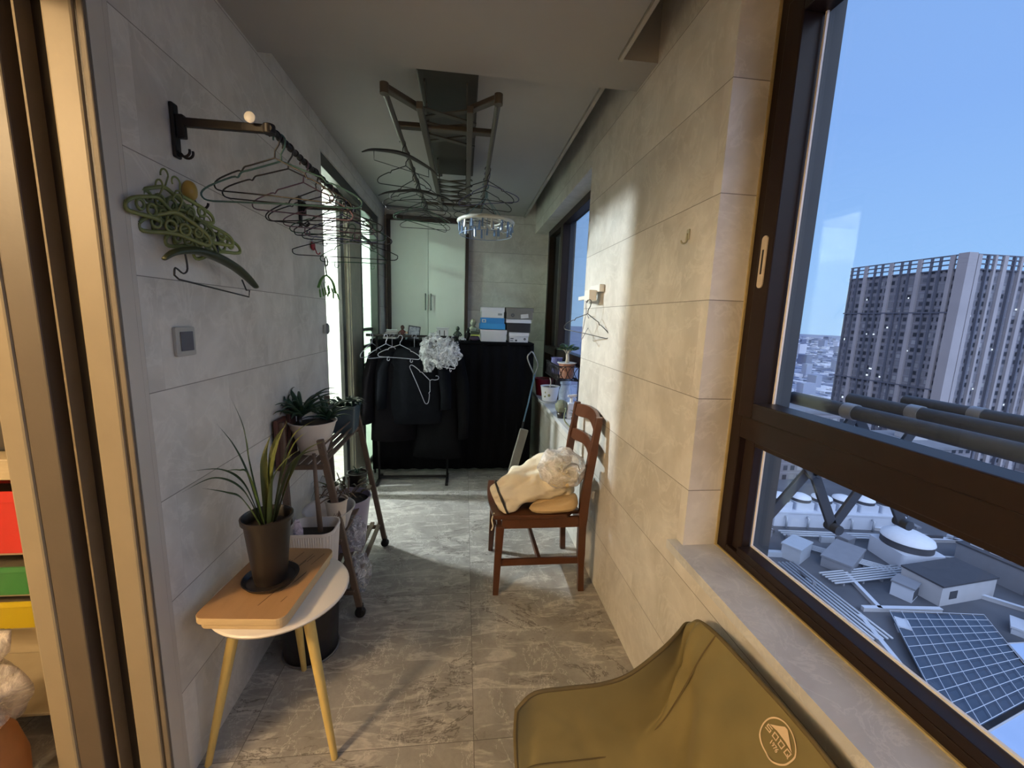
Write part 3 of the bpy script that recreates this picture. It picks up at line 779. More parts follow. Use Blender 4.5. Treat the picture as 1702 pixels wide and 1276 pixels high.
# leaves: base near the pot's centre; tips worked out from the photo (world -> local)
lv = [((-.700,1.285,.985),(-.735,1.275,1.10),(-.775,1.26,1.18)), ((-.690,1.28,1.02),(-.700,1.275,1.16),(-.727,1.265,1.265)),
      ((-.70,1.26,.965),(-.76,1.24,1.03),(-.838,1.20,1.04)), ((-.70,1.25,.95),(-.77,1.22,1.01),(-.842,1.17,.985)),
      ((-.70,1.24,.925),(-.74,1.22,.96),(-.80,1.20,.985)), ((-.68,1.25,1.00),(-.705,1.235,1.03),(-.745,1.215,1.035)),
      ((-.60,1.33,1.02),(-.565,1.35,1.12),(-.50,1.38,1.165)), ((-.60,1.31,.98),(-.56,1.33,1.09),(-.52,1.35,1.13)),
      ((-.58,1.33,.97),(-.54,1.37,1.05),(-.46,1.42,1.085)), ((-.60,1.34,.96),(-.56,1.38,1.03),(-.49,1.44,1.04)),
      ((-.63,1.30,1.0),(-.61,1.32,1.10),(-.585,1.34,1.17)), ((-.64,1.32,1.0),(-.63,1.35,1.10),(-.60,1.38,1.15)),
      ((-.62,1.28,.97),(-.58,1.29,1.04),(-.53,1.31,1.08)), ((-.66,1.31,.98),(-.66,1.33,1.06),(-.65,1.36,1.12))]
for k, (a, b_, c_) in enumerate(lv):
    bm = BM(); bs = Vector((PX+(a[0]-PX)*.25, PY+(a[1]-PY)*.25, .80))
    leaf_mesh(bm, [Vector(q)-Vector((PX, PY, .595)) for q in (bs, a, b_, c_)], .0125 if k < 6 else .0155)
    obj('leaf', bm, M_leaf if k < 6 else M_leafy, op, smooth=True)
op.location = (PX+.012, PY+.048, .5955); op.scale = (.92, .92, .95)

# ================================================================== WALL HANGING RAIL (left wall)
M_blackiron = plain('black_iron', (.014, .012, .012), .45, .3)
M_whitepl = plain('white_plastic', (.70, .70, .68), .4, nz=.02)
rk = thing('wall_clothes_rail', 'black wall-mounted clothes rail with two bracket arms on the left wall', 'clothes rail', (XL+.001, 1.4, 2.03))
def rkp(name, bm, m=M_blackiron, par=None, **k): return obj(name, Tm(bm, (-XL-.001, -1.4, -2.03)), m, par or rk, **k)
for y in (1.40, 2.325):
    bm = BM(); bx(bm, XL+.001, XL+.012, y-.014, y+.014, 1.935, 2.085); bx(bm, XL+.012, XL+.035, y-.010, y+.010, 1.99, 2.055); rkp('wall_plate', bm, bevel=.004)
    bm = BM(); bar(bm, (XL+.02, y, 2.035), (-.60, y, 2.035), .018, .024); lathe(bm, [(0, -.014), (.017, -.014), (.017, .014), (0, .014)], 20, (-.590, y, 2.035)); rkp('arm', bm, bevel=.003)
    for dy in (-.008, .008):
        bm = BM(); tube(bm, [(XL+.012, y+dy, 1.952)]+arc((XL+.030, y+dy, 1.955), .016, -2.4, .3, 8), .0035, 8); rkp('hook', bm, smooth=True)
bm = BM(); tube(bm, [(-.585, 1.385, 2.035), (-.585, 2.34, 2.035)], .0085, 12)
for k in range(22): y = 1.46+k*.04; tube(bm, [(-.585, y-.004, 2.035), (-.585, y+.004, 2.035)], .0115, 10)
rkp('rail', bm, smooth=True, autos=40)
bm = BM(); lathe(bm, [(0, 0), (.013, 0), (.0155, .004), (.0155, .010), (.010, .013), (0, .013)], 24)
bmesh.ops.rotate(bm, verts=bm.verts, cent=(0,0,0), matrix=Matrix.Rotation(PI/2, 3, 'X')); Tm(bm, (-.632, 1.385, 2.055)); rkp('end_cap', bm, M_whitepl, smooth=True, autos=40)['label'] = 'round white cap on the near arm'

# wire hangers --------------------------------------------------------
M_wire = plain('dark_coated_wire', (.020, .020, .022), .4, .2)
M_teal = plain('teal_coated_wire', (.05, .12, .11), .4, .1)
M_mauve = plain('mauve_coated_wire', (.16, .09, .12), .4, .1)
M_purple = plain('violet_coated_wire', (.07, .06, .16), .4, .1)
M_gwire = plain('green_coated_wire', (.04, .11, .06), .4, .1)
M_pale = plain('pale_coated_wire', (.42, .42, .50), .4, .1)
_hm = {}
def hanger_mesh(w=.40, r=.0024, notch=True, loops=False, drop=.105, key=None):
    """hook at the origin (hangs from z = 0), body in the local XZ plane"""
    k = (w, r, notch, loops, drop)
    if k in _hm: return _hm[k]
    bm = BM()
    hook = [Vector((.012, 0, -.022))]+arc((0, 0, -.018), .017, -.2, PI, 9)[1:]
    hook = [Vector((-p.x, 0, p.z)) for p in hook][::-1]
    hook = arc((0, 0, -.018), .017, PI*1.05, 0, 9)+[Vector((.012, 0, -.040)), Vector((0, 0, -.060)), Vector((0, 0, -.082))]
    tube(bm, hook, r, 6)
    h = w/2; t = -.080; L = []
    for s in (1, -1):
        side = [Vector((0, 0, t))]
        if notch: side += [Vector((s*h*.38, 0, t-drop*.26)), Vector((s*h*.50, 0, t-drop*.34)), Vector((s*h*.55, 0, t-drop*.47)), Vector((s*h*.62, 0, t-drop*.47))]
        side += [Vector((s*h*.90, 0, t-drop*.72)), Vector((s*h, 0, t-drop*.90)), Vector((s*h*.97, 0, t-drop*1.04)), Vector((s*h*.88, 0, t-drop*1.08))]
        L.append(side)
    loop = spline(L[0], 3)+[Vector((0, 0, t-drop*1.06))]+spline(L[1], 3)[::-1][:-1]
    tube(bm, loop, r, 6, closed=True)
    if loops:
        for s in (1, -1): tube(bm, [Vector((s*h*.55, 0, t-drop*1.08))]+arc((s*h*.55+.008, 0, t-drop*1.08-.018), .010, PI*.9, PI*2.2, 6), r, 5)
    me = D.meshes.new('wire_hanger'); bm.to_mesh(me); bm.free()
    me.polygons.foreach_set('use_smooth', [True]*len(me.polygons)); _hm[k] = me; return me
_hmat = {}
def hanger(loc, yaw, mat, label, group, tilt=0, roll=0, name='wire_hanger', **kw):
    base = hanger_mesh(**kw); key = (base.name, mat.name)
    if key not in _hmat:
        m2 = base.copy(); m2.materials.append(mat); _hmat[key] = m2
    o = D.objects.new(name, _hmat[key]); COL.objects.link(o)
    o.location = loc; o.rotation_euler = (tilt, roll, yaw)
    return tag(o, label, 'hanger', group)
GR = 'wire hangers on the black wall rail'
Z0 = 2.0455
hl = [ # y, yaw, mat, roll, kw, label
    (1.428, -6, M_wire, 4, dict(w=.37), 'dark wire hanger nearest the white cap on the wall rail'),
    (1.452, 10, M_teal, -3, dict(w=.46, r=.0028, drop=.12), 'wide teal wire hanger with the longest bar, near end of the wall rail'),
    (1.52, 3, M_wire, 2, dict(w=.40), 'dark wire hanger just behind the teal one on the wall rail'),
    (1.66, -14, M_mauve, 6, dict(w=.40), 'pinkish wire hanger in the middle of the wall rail'),
    (1.75, 8, M_wire, -5, dict(w=.38), 'dark wire hanger just behind the pinkish one on the wall rail'),
    (1.84, -4, M_wire, 3, dict(w=.42), 'dark wire hanger sixth from the near end of the wall rail'),
    (1.93, 16, M_mauve, 0, dict(w=.36, loops=True), 'mauve hanger with small end hooks past the middle of the wall rail'),
    (2.00, -8, M_wire, -4, dict(w=.40, notch=False), 'plain triangular dark hanger eighth along the wall rail'),
    (2.07, 4, M_gwire, 2, dict(w=.42), 'green wire hanger towards the far end of the wall rail'),
    (2.14, -18, M_purple, 5, dict(w=.38), 'violet wire hanger towards the far end of the wall rail'),
    (2.20, 6, M_wire, 0, dict(w=.42, loops=True), 'dark hanger with small trouser hooks near the far rail bracket'),
    (2.26, -3, M_pale, -2, dict(w=.40), 'pale wire hanger at the far end of the wall rail'),
]
for y, yw, m, rl, kw, lab in hl: hanger((-.585, y, Z0), math.radians(yw), m, lab, GR, roll=math.radians(rl), **kw)
# lower hangers that hang by the far bracket
hanger((-.600, 2.22, 1.9655), math.radians(5), M_wire, 'low dark wire hanger hooked into another beside the far rail bracket', GR, w=.50, notch=False, drop=.10)
hanger((-.585, 2.285, 1.955), math.radians(-6), M_gwire, 'low green wire hanger with trouser hooks beside the far door', GR, w=.34, loops=True)

# ================================================================== THINGS ON THE LEFT WALL
# bunch of lime green children's hangers
M_lime = plain('lime_plastic', (.13, .16, .055), .35, nz=.12, scale=30)
M_lime2 = plain('yellow_lime_plastic', (.20, .25, .08), .35, nz=.12, scale=30)
def kid_hanger():
    bm = BM()
    tube(bm, arc((0, 0, -.018), .016, PI*1.1, 0, 8)+[Vector((0, 0, -.055))], .003, 6)
    pts = spline([(-.125, 0, -.105), (-.10, 0, -.085), (-.04, 0, -.062), (0, 0, -.052), (.04, 0, -.062), (.10, 0, -.085), (.125, 0, -.105), (.11, 0, -.122), (0, 0, -.110), (-.11, 0, -.122), (-.125, 0, -.105)], 4)
    tube(bm, pts, .0060, 6, cap=True)
    for cx, rr in ((-.07, .016), (-.02, .019), (.03, .019), (.08, .015)): tube(bm, [Vector((cx+rr*math.cos(a), 0, -.092+rr*.8*math.sin(a))) for a in [2*PI*i/14 for i in range(14)]], .0050, 5, closed=True)
    return bm
kh = kid_hanger(); kme = D.meshes.new('childs_hanger'); kh.to_mesh(kme); kh.free(); kme.polygons.foreach_set('use_smooth', [True]*len(kme.polygons)); kme.materials.append(M_lime)
kme2 = kme.copy(); kme2.materials.clear(); kme2.materials.append(M_lime2)
rr_ = random.Random(5)
kid_lab = ['lime green scrollwork hanger at the top of the bunch on the left wall', 'lime green scrollwork hanger behind the topmost one of the bunch', 'lime green scrollwork hanger at the left edge of the bunch', 'lime green scrollwork hanger in the middle of the bunch',
           'lime green scrollwork hanger just right of the middle of the bunch', 'pale lime hanger at the right edge of the bunch', 'lime green scrollwork hanger lowest in the bunch', 'lime green scrollwork hanger closest to the room in the bunch']
for k, (y, z, yw, rl) in enumerate([(1.32,1.87,70,5), (1.35,1.86,58,-8), (1.28,1.83,78,12), (1.34,1.82,62,-4), (1.40,1.80,52,-10), (1.44,1.775,66,-16), (1.36,1.775,74,3), (1.30,1.80,48,6)]):
    o = D.objects.new('childs_hanger', kme2 if k in (1, 4, 5) else kme); COL.objects.link(o)
    o.location = (XL+.018+.006*k, y, z+.012); o.rotation_euler = (0, math.radians(rl), math.radians(yw))
    o.scale = (.64, .9, 1.0)
    tag(o, kid_lab[k], 'hanger', 'lime green hangers bunched on the left wall')
wh = thing('wall_hook', 'yellow suction hook above the lime hangers on the left wall', 'hook', (XL+.001, 1.415, 1.85))
bm = BM(); blob(bm, (.022, 0, 0), .020, .020, .030, .02, 2, 1, 20, 12); obj('yellow_cap', bm, plain('orange_yellow_plastic', (.42, .27, .05), .4), wh, smooth=True)
bm = BM(); tube(bm, [(.002, .01, .01), (.03, .01, -.03)]+arc((.048, .01, -.03), .018, PI, 2*PI, 8), .0035, 6); obj('hook_wire', bm, M_blackiron, wh, smooth=True)
# padded suit hanger with trouser bar
ph = thing('padded_hanger', 'dark green curved suit hanger with a wire trouser bar on the left wall', 'hanger', (-.790, 1.425, 1.665))
bm = BM(); pts = spline([(0,-.215,-.040), (0,-.17,-.016), (0,-.08,.002), (0,.02,-.002), (0,.12,-.020), (0,.20,-.048), (0,.262,-.078)], 5)
tube(bm, pts, [.004+.016*math.sin(PI*min(1, .06+.94*(i/(len(pts)-1)))*.85) for i in range(len(pts))], 12, sy=.65); obj('shoulder', bm, plain('dark_moss_plastic', (.035, .045, .018), .4, nz=.1), ph, smooth=True)
bm = BM(); tube(bm, spline([(0,-.13,-.01), (0,-.125,-.055), (0,-.145,-.070), (0,-.175,-.058), (0,-.182,-.078)], 4)+[Vector((0,-.165,-.088)), Vector((0,.205,-.118)), Vector((0,.212,-.094)), Vector((0,.19,-.095)), Vector((0,.165,-.060))], .0026, 6); obj('trouser_bar', bm, M_wire, ph, smooth=True)
bm = BM(); tube(bm, [(0, .03, .0), (0, .03, .035)]+arc((0, .018, .048), .017, -.6, PI*.9, 8, 'yz'), .0028, 6); obj('hook', bm, M_wire, ph, smooth=True)
# small green clip hangers on a red hook
rh = thing('red_wall_hook', 'small red plastic hook on the left wall beside the far door', 'hook', (XL+.001, 2.475, 1.865))
bm = BM(); blob(bm, (.010, 0, 0), .010, .024, .026, .05, 2, 2, 16, 10); obj('pad', bm, plain('red_plastic', (.28, .01, .02), .4), rh, smooth=True)
bm = BM(); tube(bm, [(.018, 0, -.01), (.026, 0, -.032)]+arc((.036, 0, -.034), .010, PI, 2*PI, 6), .003, 6); obj('hook_tip', bm, plain('red_plastic', (.28, .01, .02), .4), rh, smooth=True)
gf = thing('green_folding_hanger', 'small bright green folding hanger with dangling clips by the far door', 'hanger', (-.80, 2.54, 1.77))
M_bg2 = plain('bright_green_plastic', (.10, .25, .05), .35, nz=.15, scale=40)
bm = BM(); tube(bm, arc((0, 0, .020), .024, -2.0, 2.6, 12, 'yz')+[Vector((0, -.012, -.02)), Vector((0, 0, -.06))], .0042, 7); obj('hook', bm, plain('grey_green_plastic', (.10, .13, .08), .4), gf, smooth=True)
bm = BM(); tube(bm, spline([(0,-.145,-.135), (0,-.10,-.092), (0,-.03,-.062), (0,.03,-.062), (0,.11,-.090), (0,.155,-.150)], 5), [.008]*26, 8, sy=.6); obj('arm', bm, M_bg2, gf, smooth=True)
for k in range(9):
    y = -.135+k*.034+(.012 if k > 4 else 0); z = -.085-abs(y)*.25
    bm = BM(); q = rr_.uniform(-.01, .01)
    tube(bm, [(0, y, z), (q, y+q, z-.03)], .0018, 5); bar(bm, (q, y+q, z-.028), (q*2, y+q*2, z-.070), .010, .006, up=(1,0,0)); obj('clip', bm, M_bg2, gf)
# light switches
def switch(loc, label, w=.088, h=.088):
    t = thing('light_switch', label, 'switch', loc)
    bm = BM(); prism(bm, rrect(w/2, h/2, .006), 0, .009); bmesh.ops.rotate(bm, verts=bm.verts, cent=(0,0,0), matrix=Matrix.Rotation(PI/2, 3, 'Y')); obj('plate', bm, plain('grey_switch_plate', (.38, .38, .36), .4, nz=.02), t, bevel=.001)
    bm = BM(); bx(bm, .0095, .0125, -w*.30, w*.34, -h*.32, h*.34); obj('rocker', bm, plain('slate_rocker', (.10, .10, .12), .35, nz=.02), t, bevel=.001); return t
switch((XL+.001, 1.358, 1.398), 'light switch with a slate rocker under the suit hanger on the left wall')
switch((XL+.001, 2.66, 1.40), 'light switch at the edge of the left wall beside the far door', .05, .10)

# ================================================================== RIGHT WALL: hooks and hanger
sh = thing('wall_hook', 'small transparent hook stuck high on the right wall', 'hook', (XR-.001, 1.385, 1.80))
bm = BM(); bx(bm, -.004, 0, -.009, .009, -.012, .024); obj('pad', bm, plain('grey_green_resin', (.36, .36, .28), .3), sh, bevel=.002)
bm = BM(); tube(bm, [(-.005, 0, .01), (-.007, 0, -.012)]+arc((-.016, 0, -.014), .010, 0, -PI, 6), .0028, 6); obj('hook_tip', bm, plain('grey_green_resin', (.36, .36, .28), .3), sh, smooth=True)
hb = thing('hanger_holder', 'white plastic folding hanger holder on the right wall', 'holder', (XR-.001, 2.30, 1.66))
bm = BM(); bx(bm, -.03, 0, -.085, .085, .004, .045); obj('wall_block', bm, M_whitepl, hb, bevel=.004)
bm = BM(); bx(bm, -.075, -.0302, -.05, .045, -.045, .015); obj('swing_block', bm, M_whitepl, hb, bevel=.004)
bm = BM(); bx(bm, -.066, -.052, .0455, .20, -.035, -.012); obj('arm', bm, M_whitepl, hb, bevel=.003)
hanger((.690, 2.25, 1.622), math.radians(-62), M_wire, 'dark wire hanger on the white holder by the window', 'hangers on the white wall holder', roll=math.radians(6), w=.36)
hanger((.705, 2.36, 1.622), math.radians(-115), M_pale, 'pale wire hanger behind the dark one on the white holder', 'hangers on the white wall holder', roll=math.radians(16), w=.30)

# ================================================================== CEILING DRYING RACK
M_bronze = plain('grey_brown_aluminium', (.085, .072, .055), .45, .4, nz=.06, scale=20)
cd = thing('ceiling_drying_rack', 'lift-down aluminium drying rack with scissor arms under the balcony ceiling', 'drying rack', (-.10, 2.6, ZC))
M_bronzed = plain('dark_bronze_box', (.040, .034, .025), .5, .2, nz=.15, scale=6)
def cdp(name, bm, m=None, **k): return obj(name, Tm(bm, (.10, -2.6, -ZC)), m or M_bronze, cd, **k)
cdp('ceiling_box', box(-.225, .045, 1.97, 3.28, 2.545, ZC-.001), M_bronzed, bevel=.006)
for x in (-.205, .010):
    cdp('main_beam', box(x-.014, x+.014, 1.93, 3.66, 2.37, 2.40), bevel=.003)
for a, b_ in (((-.333, 1.85, 2.40), (-.205, 2.04, 2.415)), ((.125, 1.85, 2.40), (.010, 2.00, 2.415))):
    bm = BM(); bar(bm, a, b_, .034, .022); cdp('end_arm', bm, bevel=.004)
for y in (2.21, 3.60):
    cdp('cross_bar', box(-.345, .137, y-.022, y+.022, 2.402, 2.425), bevel=.004)
for x, y0, y1 in ((-.333, 1.84, 3.70), (.125, 1.84, 3.62)):
    bm = BM(); tube(bm, [(x, y0, 2.385), (x, y1, 2.385)], .0125, 12); lathe(bm, [(0, -.02), (.018, -.02), (.018, .02), (0, .02)], 16, (x, y0, 2.39)); cdp('hanging_rod', bm, smooth=True, autos=40)
# two scissor stacks: crossed flat links between the ceiling box and the beams
for y0, y1, n in ((2.02, 2.42, 3), (2.98, 3.56, 5)):
    for k in range(n):
        ya = y0+(y1-y0)*k/n; yb = ya+(y1-y0)/n*.92
        for q, (a, b_) in enumerate((((-.225, ya), (.035, yb)), ((-.225, yb), (.035, ya)))):
            bm = BM(); bar(bm, (a[0], a[1], 2.418+q*.007), (b_[0], b_[1], 2.418+q*.007), .027, .006); cdp('scissor_link', bm)
for yc in (2.20, 3.12):
    for x in (-.19, 0):
        for sgn in (1, -1):
            bm = BM(); bar(bm, (x+sgn*.005, yc-sgn*.16, 2.435), (x+sgn*.005, yc+sgn*.16, 2.540), .007, .018); cdp('scissor_arm', bm)
GC = 'wire hangers on the left rod of the ceiling rack'
GD = 'wire hangers on the right rod of the ceiling rack'
zc = 2.3985
for (x, y, yw, rl, m, kw, lab, g) in [
    (-.333, 2.48, 4, 4, M_wire, dict(w=.29), 'small dark hanger nearest the curved one on the left ceiling rod', GC),
    (-.333, 2.72, -8, -3, M_wire, dict(w=.29), 'small dark hanger second from the near end of the left ceiling rod', GC),
    (-.333, 2.92, 8, 0, M_wire, dict(w=.42), 'wide dark hanger before the second curved one on the left ceiling rod', GC),
    (-.333, 3.02, -10, 5, M_wire, dict(w=.42), 'wide dark hanger behind the middle of the left ceiling rod', GC),
    (-.333, 3.20, 12, -8, M_wire, dict(w=.40), 'dark hanger in the tangle towards the far end of the left ceiling rod', GC),
    (-.333, 3.32, -6, 6, M_gwire, dict(w=.40), 'green hanger in the tangle at the far end of the left ceiling rod', GC),
    (-.325, 3.44, 18, 10, M_wire, dict(w=.42), 'tilted dark hanger hanging lowest at the far end of the left ceiling rod', GC),
    (-.333, 3.56, 2, 0, M_wire, dict(w=.40), 'dark hanger hooked last on the left ceiling rod', GC),
    (.125, 2.62, 4, 2, M_wire, dict(w=.34), 'dark hanger nearest the camera on the right ceiling rod', GD),
    (.125, 2.70, -12, -4, M_purple, dict(w=.38), 'violet hanger second on the right ceiling rod', GD),
    (.125, 2.82, 2, 3, M_wire, dict(w=.36), 'dark hanger just before the clip ring on the right ceiling rod', GD),
    (.125, 3.10, 10, 12, M_wire, dict(w=.38), 'dark hanger just behind the clip ring on the right ceiling rod', GD),
    (.125, 3.20, -4, 9, M_wire, dict(w=.38), 'dark hanger farthest back on the right ceiling rod', GD),
]: hanger((x, y, zc), math.radians(yw), m, lab, g, roll=math.radians(rl), **kw)
# curved plastic hangers on the left rod
def curved_hanger(loc, yaw, label, w=.44, roll=0):
    t = thing('curved_hanger', label, 'hanger', loc, yaw); t.rotation_euler[1] = roll
    bm = BM(); pts = spline([(-w/2,0,-.125), (-w*.38,0,-.100), (-w*.15,0,-.078), (0,0,-.072), (w*.15,0,-.078), (w*.38,0,-.100), (w/2,0,-.125)], 5)
    tube(bm, pts, [.004+.010*math.sin(PI*i/(len(pts)-1)) for i in range(len(pts))], 10, sy=.7); obj('shoulder', bm, plain('dark_grey_plastic', (.03, .03, .028), .4), t, smooth=True)
    bm = BM(); tube(bm, arc((0, 0, -.018), .017, PI*1.05, 0, 9)+[Vector((.0, 0, -.045)), Vector((0, 0, -.070))], .0022, 6); obj('hook', bm, M_wire, t, smooth=True)
    bm = BM(); tube(bm, [(-w*.36, 0, -.10), (-w*.36, 0, -.145), (w*.36, 0, -.145), (w*.36, 0, -.10)], .0016, 5); obj('trouser_bar', bm, M_wire, t, smooth=True)
curved_hanger((-.333, 2.33, zc), math.radians(38), 'dark curved plastic hanger nearest the camera on the left ceiling rod')
curved_hanger((-.333, 2.96, zc), math.radians(6), 'dark curved plastic hanger in the middle of the left ceiling rod', .50)
curved_hanger((-.328, 3.50, zc), math.radians(-14), 'dark curved plastic hanger low at the far end of the left ceiling rod', .46, math.radians(8))
# round sock dryer
M_wblue = plain('pale_grey_plastic', (.50, .52, .48), .4, nz=.03)
M_sblue = plain('blue_clip_plastic', (.16, .25, .42), .4, nz=.1)
sd = thing('sock_dryer', 'round white and blue clip dryer hanging from the right ceiling rod', 'clip dryer', (.135, 2.95, 2.15))
bm = BM()
ring = [Vector((.185*math.cos(2*PI*k/48), .185*math.sin(2*PI*k/48), 0)) for k in range(48)]
tube(bm, ring, .014, 8, closed=True, sx=1.0, sy=1.0); tube(bm, [p*.55 for p in ring], .006, 6, closed=True)
for k in range(8): a = 2*PI*k/8; tube(bm, [(.10*math.cos(a), .10*math.sin(a), 0), (.18*math.cos(a), .18*math.sin(a), 0)], .006, 6)
obj('ring', bm, M_wblue, sd, smooth=True)
bm = BM()
for k in range(4): a = 2*PI*k/4+.4; tube(bm, [(.165*math.cos(a), .165*math.sin(a), .012), (0, 0, .165)], .0028, 5)
tube(bm, [(0, 0, .16), (0, 0, .20)], .010, 8); tube(bm, [Vector((0, 0, .20))]+[Vector((p.x-.008, 0, p.z)) for p in arc((0, 0, .232), .020, -PI/2, PI*.9, 9)], .0045, 7)
obj('hook_and_stays', bm, plain('blue_grey_hook', (.13, .22, .25), .4), sd, smooth=True)
rr2 = random.Random(11)
for k in range(26):
    a = 2*PI*k/26+rr2.uniform(-.05, .05); R = .185 if k % 3 else .12
    x, y = R*math.cos(a), R*math.sin(a); l = rr2.uniform(.045, .065)
    bm = BM(); bar(bm, (x, y, -.012), (x+rr2.uniform(-.004, .004), y+rr2.uniform(-.004, .004), -.012-l), .011, .008, up=(math.cos(a), math.sin(a), 0), w2=.015, h2=.010)
    obj('peg', bm, M_sblue if k % 4 else M_wblue, sd)
bm = BM(); tube(bm, [p*.97+Vector((0, 0, -.085)) for p in ring], .002, 5, closed=True)
for k in range(12): a = 2*PI*k/12; tube(bm, [(.182*math.cos(a), .182*math.sin(a), -.002), (.180*math.cos(a), .180*math.sin(a), -.085)], .0016, 4)
obj('lower_wire', bm, M_sblue, sd, smooth=True)

# ================================================================== PLANT STAND
M_stand = wood('weathered_brown_wood', (.10, .065, .045), (.17, .115, .08), .6, 4, (3, 12, 3))
ps = thing('plant_stand', 'weathered wooden ladder plant stand on black casters against the left wall', 'plant stand', (-.66, 2.2, 0))
def pst(name, bm, m=None, par=None, **k): return obj(name, Tm(bm, (.66, -2.2, 0)), m or M_stand, par or ps, **k)
for y in (1.90, 2.54):
    bm = BM(); bar(bm, (-.500, y, .055), (-.655, y, .92), .022, .030, up=(1,0,0)); pst('front_leg', bm, bevel=.003)
    bm = BM(); bar(bm, (-.800, y, .055), (-.825, y, 1.00), .022, .030, up=(1,0,0)); pst('rear_leg', bm, bevel=.003)
    for x in (-.497, -.800):
        bm = BM(); lathe(bm, [(0, -.014), (.022, -.014), (.026, -.008), (.026, .008), (.022, .014), (0, .014)], 20); bmesh.ops.rotate(bm, verts=bm.verts, cent=(0,0,0), matrix=Matrix.Rotation(PI/2, 3, 'X')); Tm(bm, (x, y, .0265))
        cst = pst('caster', bm, M_blackiron, smooth=True, autos=40)
        bm = BM(); bx(bm, x-.012, x+.012, y-.020, y-.0155, .02, .06); bx(bm, x-.012, x+.012, y+.0155, y+.020, .02, .06); bx(bm, x-.012, x+.012, y-.020, y+.020, .0565, .062); pst('fork', bm, M_blackiron, cst)
    for z, xf in ((.81, -.632), (.43, -.565), (.16, -.515)):
        bm = BM(); bar(bm, (xf-.012, y, z-.022), (-.815, y, z-.022), .018, .022); pst('side_rail', bm, bevel=.002)
for z, xf in ((.81, -.636), (.43, -.568), (.16, -.518)):
    n = 5 if z > .5 else 6 if z > .3 else 7
    for k in range(n):
        x = xf-.012-(xf+.815+.0)*k/(n-1)*1.0 if False else (xf-.014)+(-.806-(xf-.014))*k/(n-1)
        pst('slat', box(x-.013, x+.013, 1.875, 2.565, z-.010, z), bevel=.002)
for z in (.845, .885):
    bm = BM(); xx = -.655+(.92-z)*.179; tube(bm, [(xx, 1.885, z), (xx, 2.555, z)], .0045, 8); pst('guard_rod', bm, smooth=True)
bm = BM(); bx(bm, -.842, -.826, 1.87, 1.97, .78, 1.015); bx(bm, -.842, -.826, 2.01, 2.08, .80, 1.04); pst('rear_panel', bm, wood('dark_red_wood', (.07, .025, .018), (.12, .04, .03), .5), bevel=.003)
M_ceramic = plain('white_plastic_pot', (.62, .58, .54), .35, nz=.03)
M_lilac = plain('lilac_plastic_pot', (.34, .30, .38), .4, nz=.04)
def pot(name, label, loc, r0, r1, h, m, group=None, lip=.004, parts=True, sc=(1,1)):
    t = thing(name, label, 'potted plant' if 'plant' in label or 'aloe' in label or 'bonsai' in label or 'succulent' in label else 'pot', loc, 0, group)
    bm = BM(); lathe(bm, [(0, 0), (r0, 0), (r0*.99+r1*.01, .004), (r1, h*.96), (r1+lip, h*.965), (r1+lip, h), (r1-.003, h), (r1-.006, h*.9), (0, h*.9-.002)], 36, sxy=sc); p = obj('pot', bm, m, t, smooth=True, autos=40)
    bm = BM(); lathe(bm, [(0, h*.925), (r1*.5, h*.92), (r1*.93, h*.90)], 20, sxy=sc); obj('soil', bm, M_soil, t, smooth=True)
    return t
M_aloe = crumple('deep_green_aloe', (.012, .032, .018), (.03, .065, .035), .4, 40, .1)
def rosette(t, c, n, L, w, seed, m=M_aloe, droop=.35, up=.75, name='leaf'):
    r = random.Random(seed)
    for k in range(n):
        a = k*2.399+r.uniform(-.2, .2); e = up*(1-k/n*.8); l = L*r.uniform(.75, 1.05); d = Vector((math.cos(a), math.sin(a), 0)); b0 = Vector(c)
        p1 = b0+d*l*.35+Vector((0, 0, l*e*.7)); p2 = b0+d*l*.72+Vector((0, 0, l*e*1.0)); p3 = b0+d*l+Vector((0, 0, l*(e*1.15-droop*.3)))
        bm = BM(); pts = spline([b0, p1, p2, p3], 3); tube(bm, pts, [w*(1-.93*i/(len(pts)-1)) for i in range(len(pts))], 6, sx=1.0, sy=.45)
        for v in bm.verts: v.co.x = max(v.co.x, XL+.006-t.location.x)      # leaves bend along the wall
        obj(name, bm, m, t, smooth=True)
t = pot('potted_aloe', 'spiky dark aloe in a white tapered pot on top of the plant stand', (-.740, 2.06, .811), .062, .108, .16, M_ceramic)
rosette(t, (-.045, -.03, .19), 26, .175, .017, 3); rosette(t, (.055, .045, .155), 22, .145, .015, 9)
bm = BM(); tube(bm, [(-.04, -.05, .14), (-.045, -.045, .19)], .012, 8); obj('stem', bm, M_brownpot, t, smooth=True)
t = thing('square_planter', 'blue grey square planter with a bushy plant on top of the stand', 'potted plant', (-.690, 2.43, .811))
bm = BM(); pr = None
for s, z in ((.052, 0), (.062, .02), (.072, .15), (.076, .15), (.076, .165), (.070, .165), (.068, .14)):
    r = [bm.verts.new((x, y, z)) for x, y in rrect(s, s, .012, 3)]
    if pr:
        for k in range(len(r)): bm.faces.new((pr[k], pr[(k+1)%len(r)], r[(k+1)%len(r)], r[k]))
    else: bm.faces.new(r[::-1])
    pr = r
bm.faces.new(pr); obj('pot', bm, plain('blue_grey_glaze', (.07, .10, .12), .35, nz=.08), t, smooth=True, autos=30)
for k in range(26):
    r = random.Random(k); a = r.uniform(0, 2*PI); l = r.uniform(.06, .11); d = Vector((math.cos(a), math.sin(a), 0)); b0 = Vector((d.x*.03, d.y*.03, .14))
    bm = BM(); leaf_mesh(bm, [b0, b0+d*l*.5+Vector((0, 0, l*.5)), b0+d*l+Vector((0, 0, l*.30))], .013, 4); obj('leaf', bm, M_aloe, t, smooth=True)
